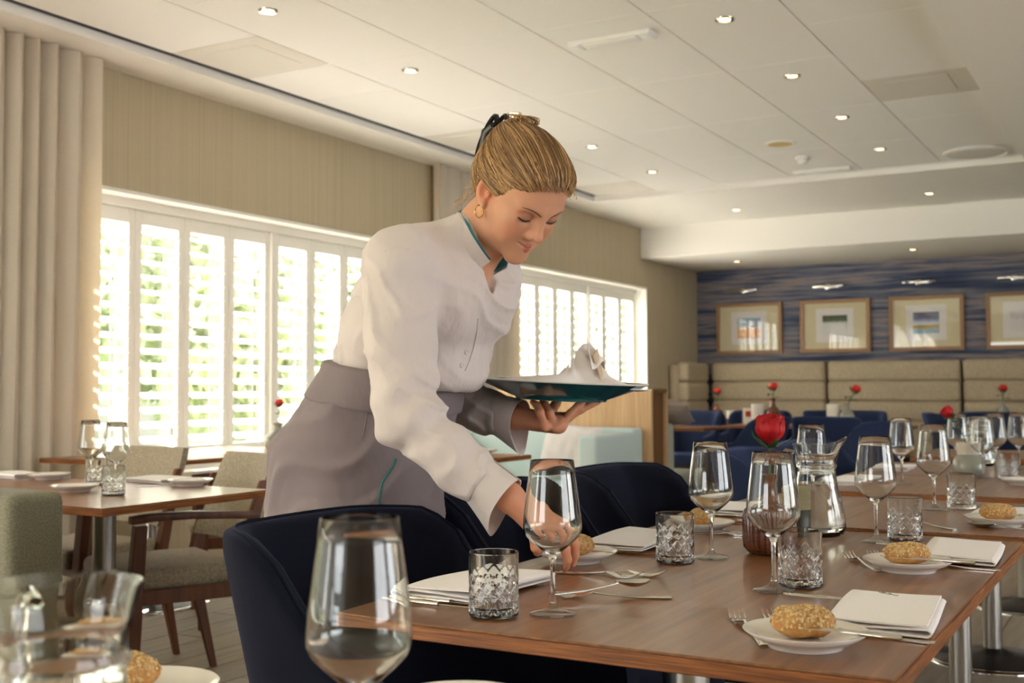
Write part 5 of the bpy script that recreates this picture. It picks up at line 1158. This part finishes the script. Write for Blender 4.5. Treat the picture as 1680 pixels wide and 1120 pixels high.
p_, n_ = trace(787, 505, f_skinhead); q = MB().lathe([(.0005, 0), (.004, .0002), (.0045, .001), (.003, .002), (.0005, .0022)], 14); q.v = [tuple(Matrix.Translation(p_+n_*.001) @ n_.to_track_quat('Z', 'Y').to_matrix().to_4x4() @ Vector(v)) for v in q.v]; W(q.build('pendant', 'gold', None, smooth=True))
cc = Vector((-.128, -.014, .036)); cl = MB()       # claw clip: two long jaws with an open frame and teeth
for s_ in (-1, 1):
    loop = [cc+Vector((-.010+.014*math.cos(a)-.004*s_, s_*.012+.012*math.sin(a)*s_*.3, .054*math.sin(a)+.10*(-.010+.014*math.cos(a)))) for a in [2*math.pi*i/28 for i in range(28)]]
    rs = []
    for i in range(28):
        p_ = loop[i]; t = (loop[(i+1) % 28]-loop[i-1]).normalized(); a = Vector((0, 1, 0)); a = (a-t*a.dot(t)).normalized(); b2 = t.cross(a); rs.append([Vector(h2w(p_+(a*math.cos(2*math.pi*j/6)*.0065+b2*math.sin(2*math.pi*j/6)*.0040))) for j in range(6)])
    cl.rings(rs+[rs[0]], True)
    for i in range(5):
        z = -.032+.016*i; cl.tube([Vector(h2w(cc+Vector((.002, s_*.014, z)))), Vector(h2w(cc+Vector((.022, s_*.030, z*.95)))), Vector(h2w(cc+Vector((.046, s_*.036, z*.9))))], [.0035, .003, .0015], 6)
cl.tube([Vector(h2w(cc+Vector((-.006, -.010, .030)))), Vector(h2w(cc+Vector((-.020, -.006, .004)))), Vector(h2w(cc+Vector((-.006, -.010, -.026))))], [.008, .013, .008], 10)
cl.tube([Vector(h2w(cc+Vector((-.004, -.012, -.012)))), Vector(h2w(cc+Vector((-.010, 0, 0)))), Vector(h2w(cc+Vector((-.004, .012, .012))))], .006, 8)
W(cl.build('claw_clip', 'claw', None, smooth=True))
# ---- platter with crumpled napkin, held in the left hand
t = thing('serving_platter', 'teal glazed serving platter carried on the raised left hand', 'platter', tuple(PLC)); t.rotation_euler = (R(0), R(3.2), 0)
MB().lathe([(.0005, -.014), (.085, -.014), (.125, -.004), (.187, .014), (.192, .016), (.192, .0135), (.13, -.012), (.102, -.022), (.100, -.0265), (.094, -.0265), (.092, -.021), (.0005, -.020)], 64).build('dish', 'teal_glaze', t, smooth=True, sharp=math.radians(60))
MB().lathe([(.1895, .0155), (.1925, .0172), (.1945, .0158), (.192, .0135)], 64).build('pale_rim', 'porcelain', t, smooth=True)
nk = thing('crumpled_napkin', 'crumpled white napkin standing up on the teal platter', 'napkin', (PLC[0]+.02, PLC[1], PLC[2]-.007)); nk.rotation_euler = (0, R(3.2), .3)
def P_(u, v, side):
    a = 2*math.pi*u; r_ = .012+.150*v; hgt_ = .030*(1-v)**1.1+.016*math.sin(3*a+4*v)*(1-v)*v*3+.008*v*v; pk = math.exp(-((r_*math.cos(a)-.028)**2+(r_*math.sin(a))**2)/.0011)*.058
    return Vector((r_*math.cos(a)*(1+.12*math.sin(2*a+1)), r_*math.sin(a)*(.85+.12*math.sin(3*a)), .004+max(hgt_, 0)+pk*(1+.3*math.sin(9*a))+(0 if side == 0 else -.0016)))
MB().sheet(72, 16, P_, th=1).build('cloth', 'napkin', nk, smooth=True, sharp=math.radians(70))
def P2(u, v, side):
    a = -1.0+2.4*u; r_ = .012+.042*v; return Vector((.028+r_*math.cos(a)*.9, r_*math.sin(a), .030+.070*(1-.55*v)+.010*math.sin(5*a+3*v)+(0 if side == 0 else -.0016)))
MB().sheet(16, 8, P2, th=1).build('peak', 'napkin', nk, smooth=True, sharp=math.radians(70))
def P3(u, v, side): return Vector((.054+.020*u+.005*math.sin(4*v)+(0 if side == 0 else -.0016), -.030+.050*v, .026+.072*(1-u)*(.75+.25*math.sin(math.pi*v))))
MB().sheet(8, 8, P3, th=1).build('beige_fold', 'kraft', nk, smooth=True, sharp=math.radians(70))
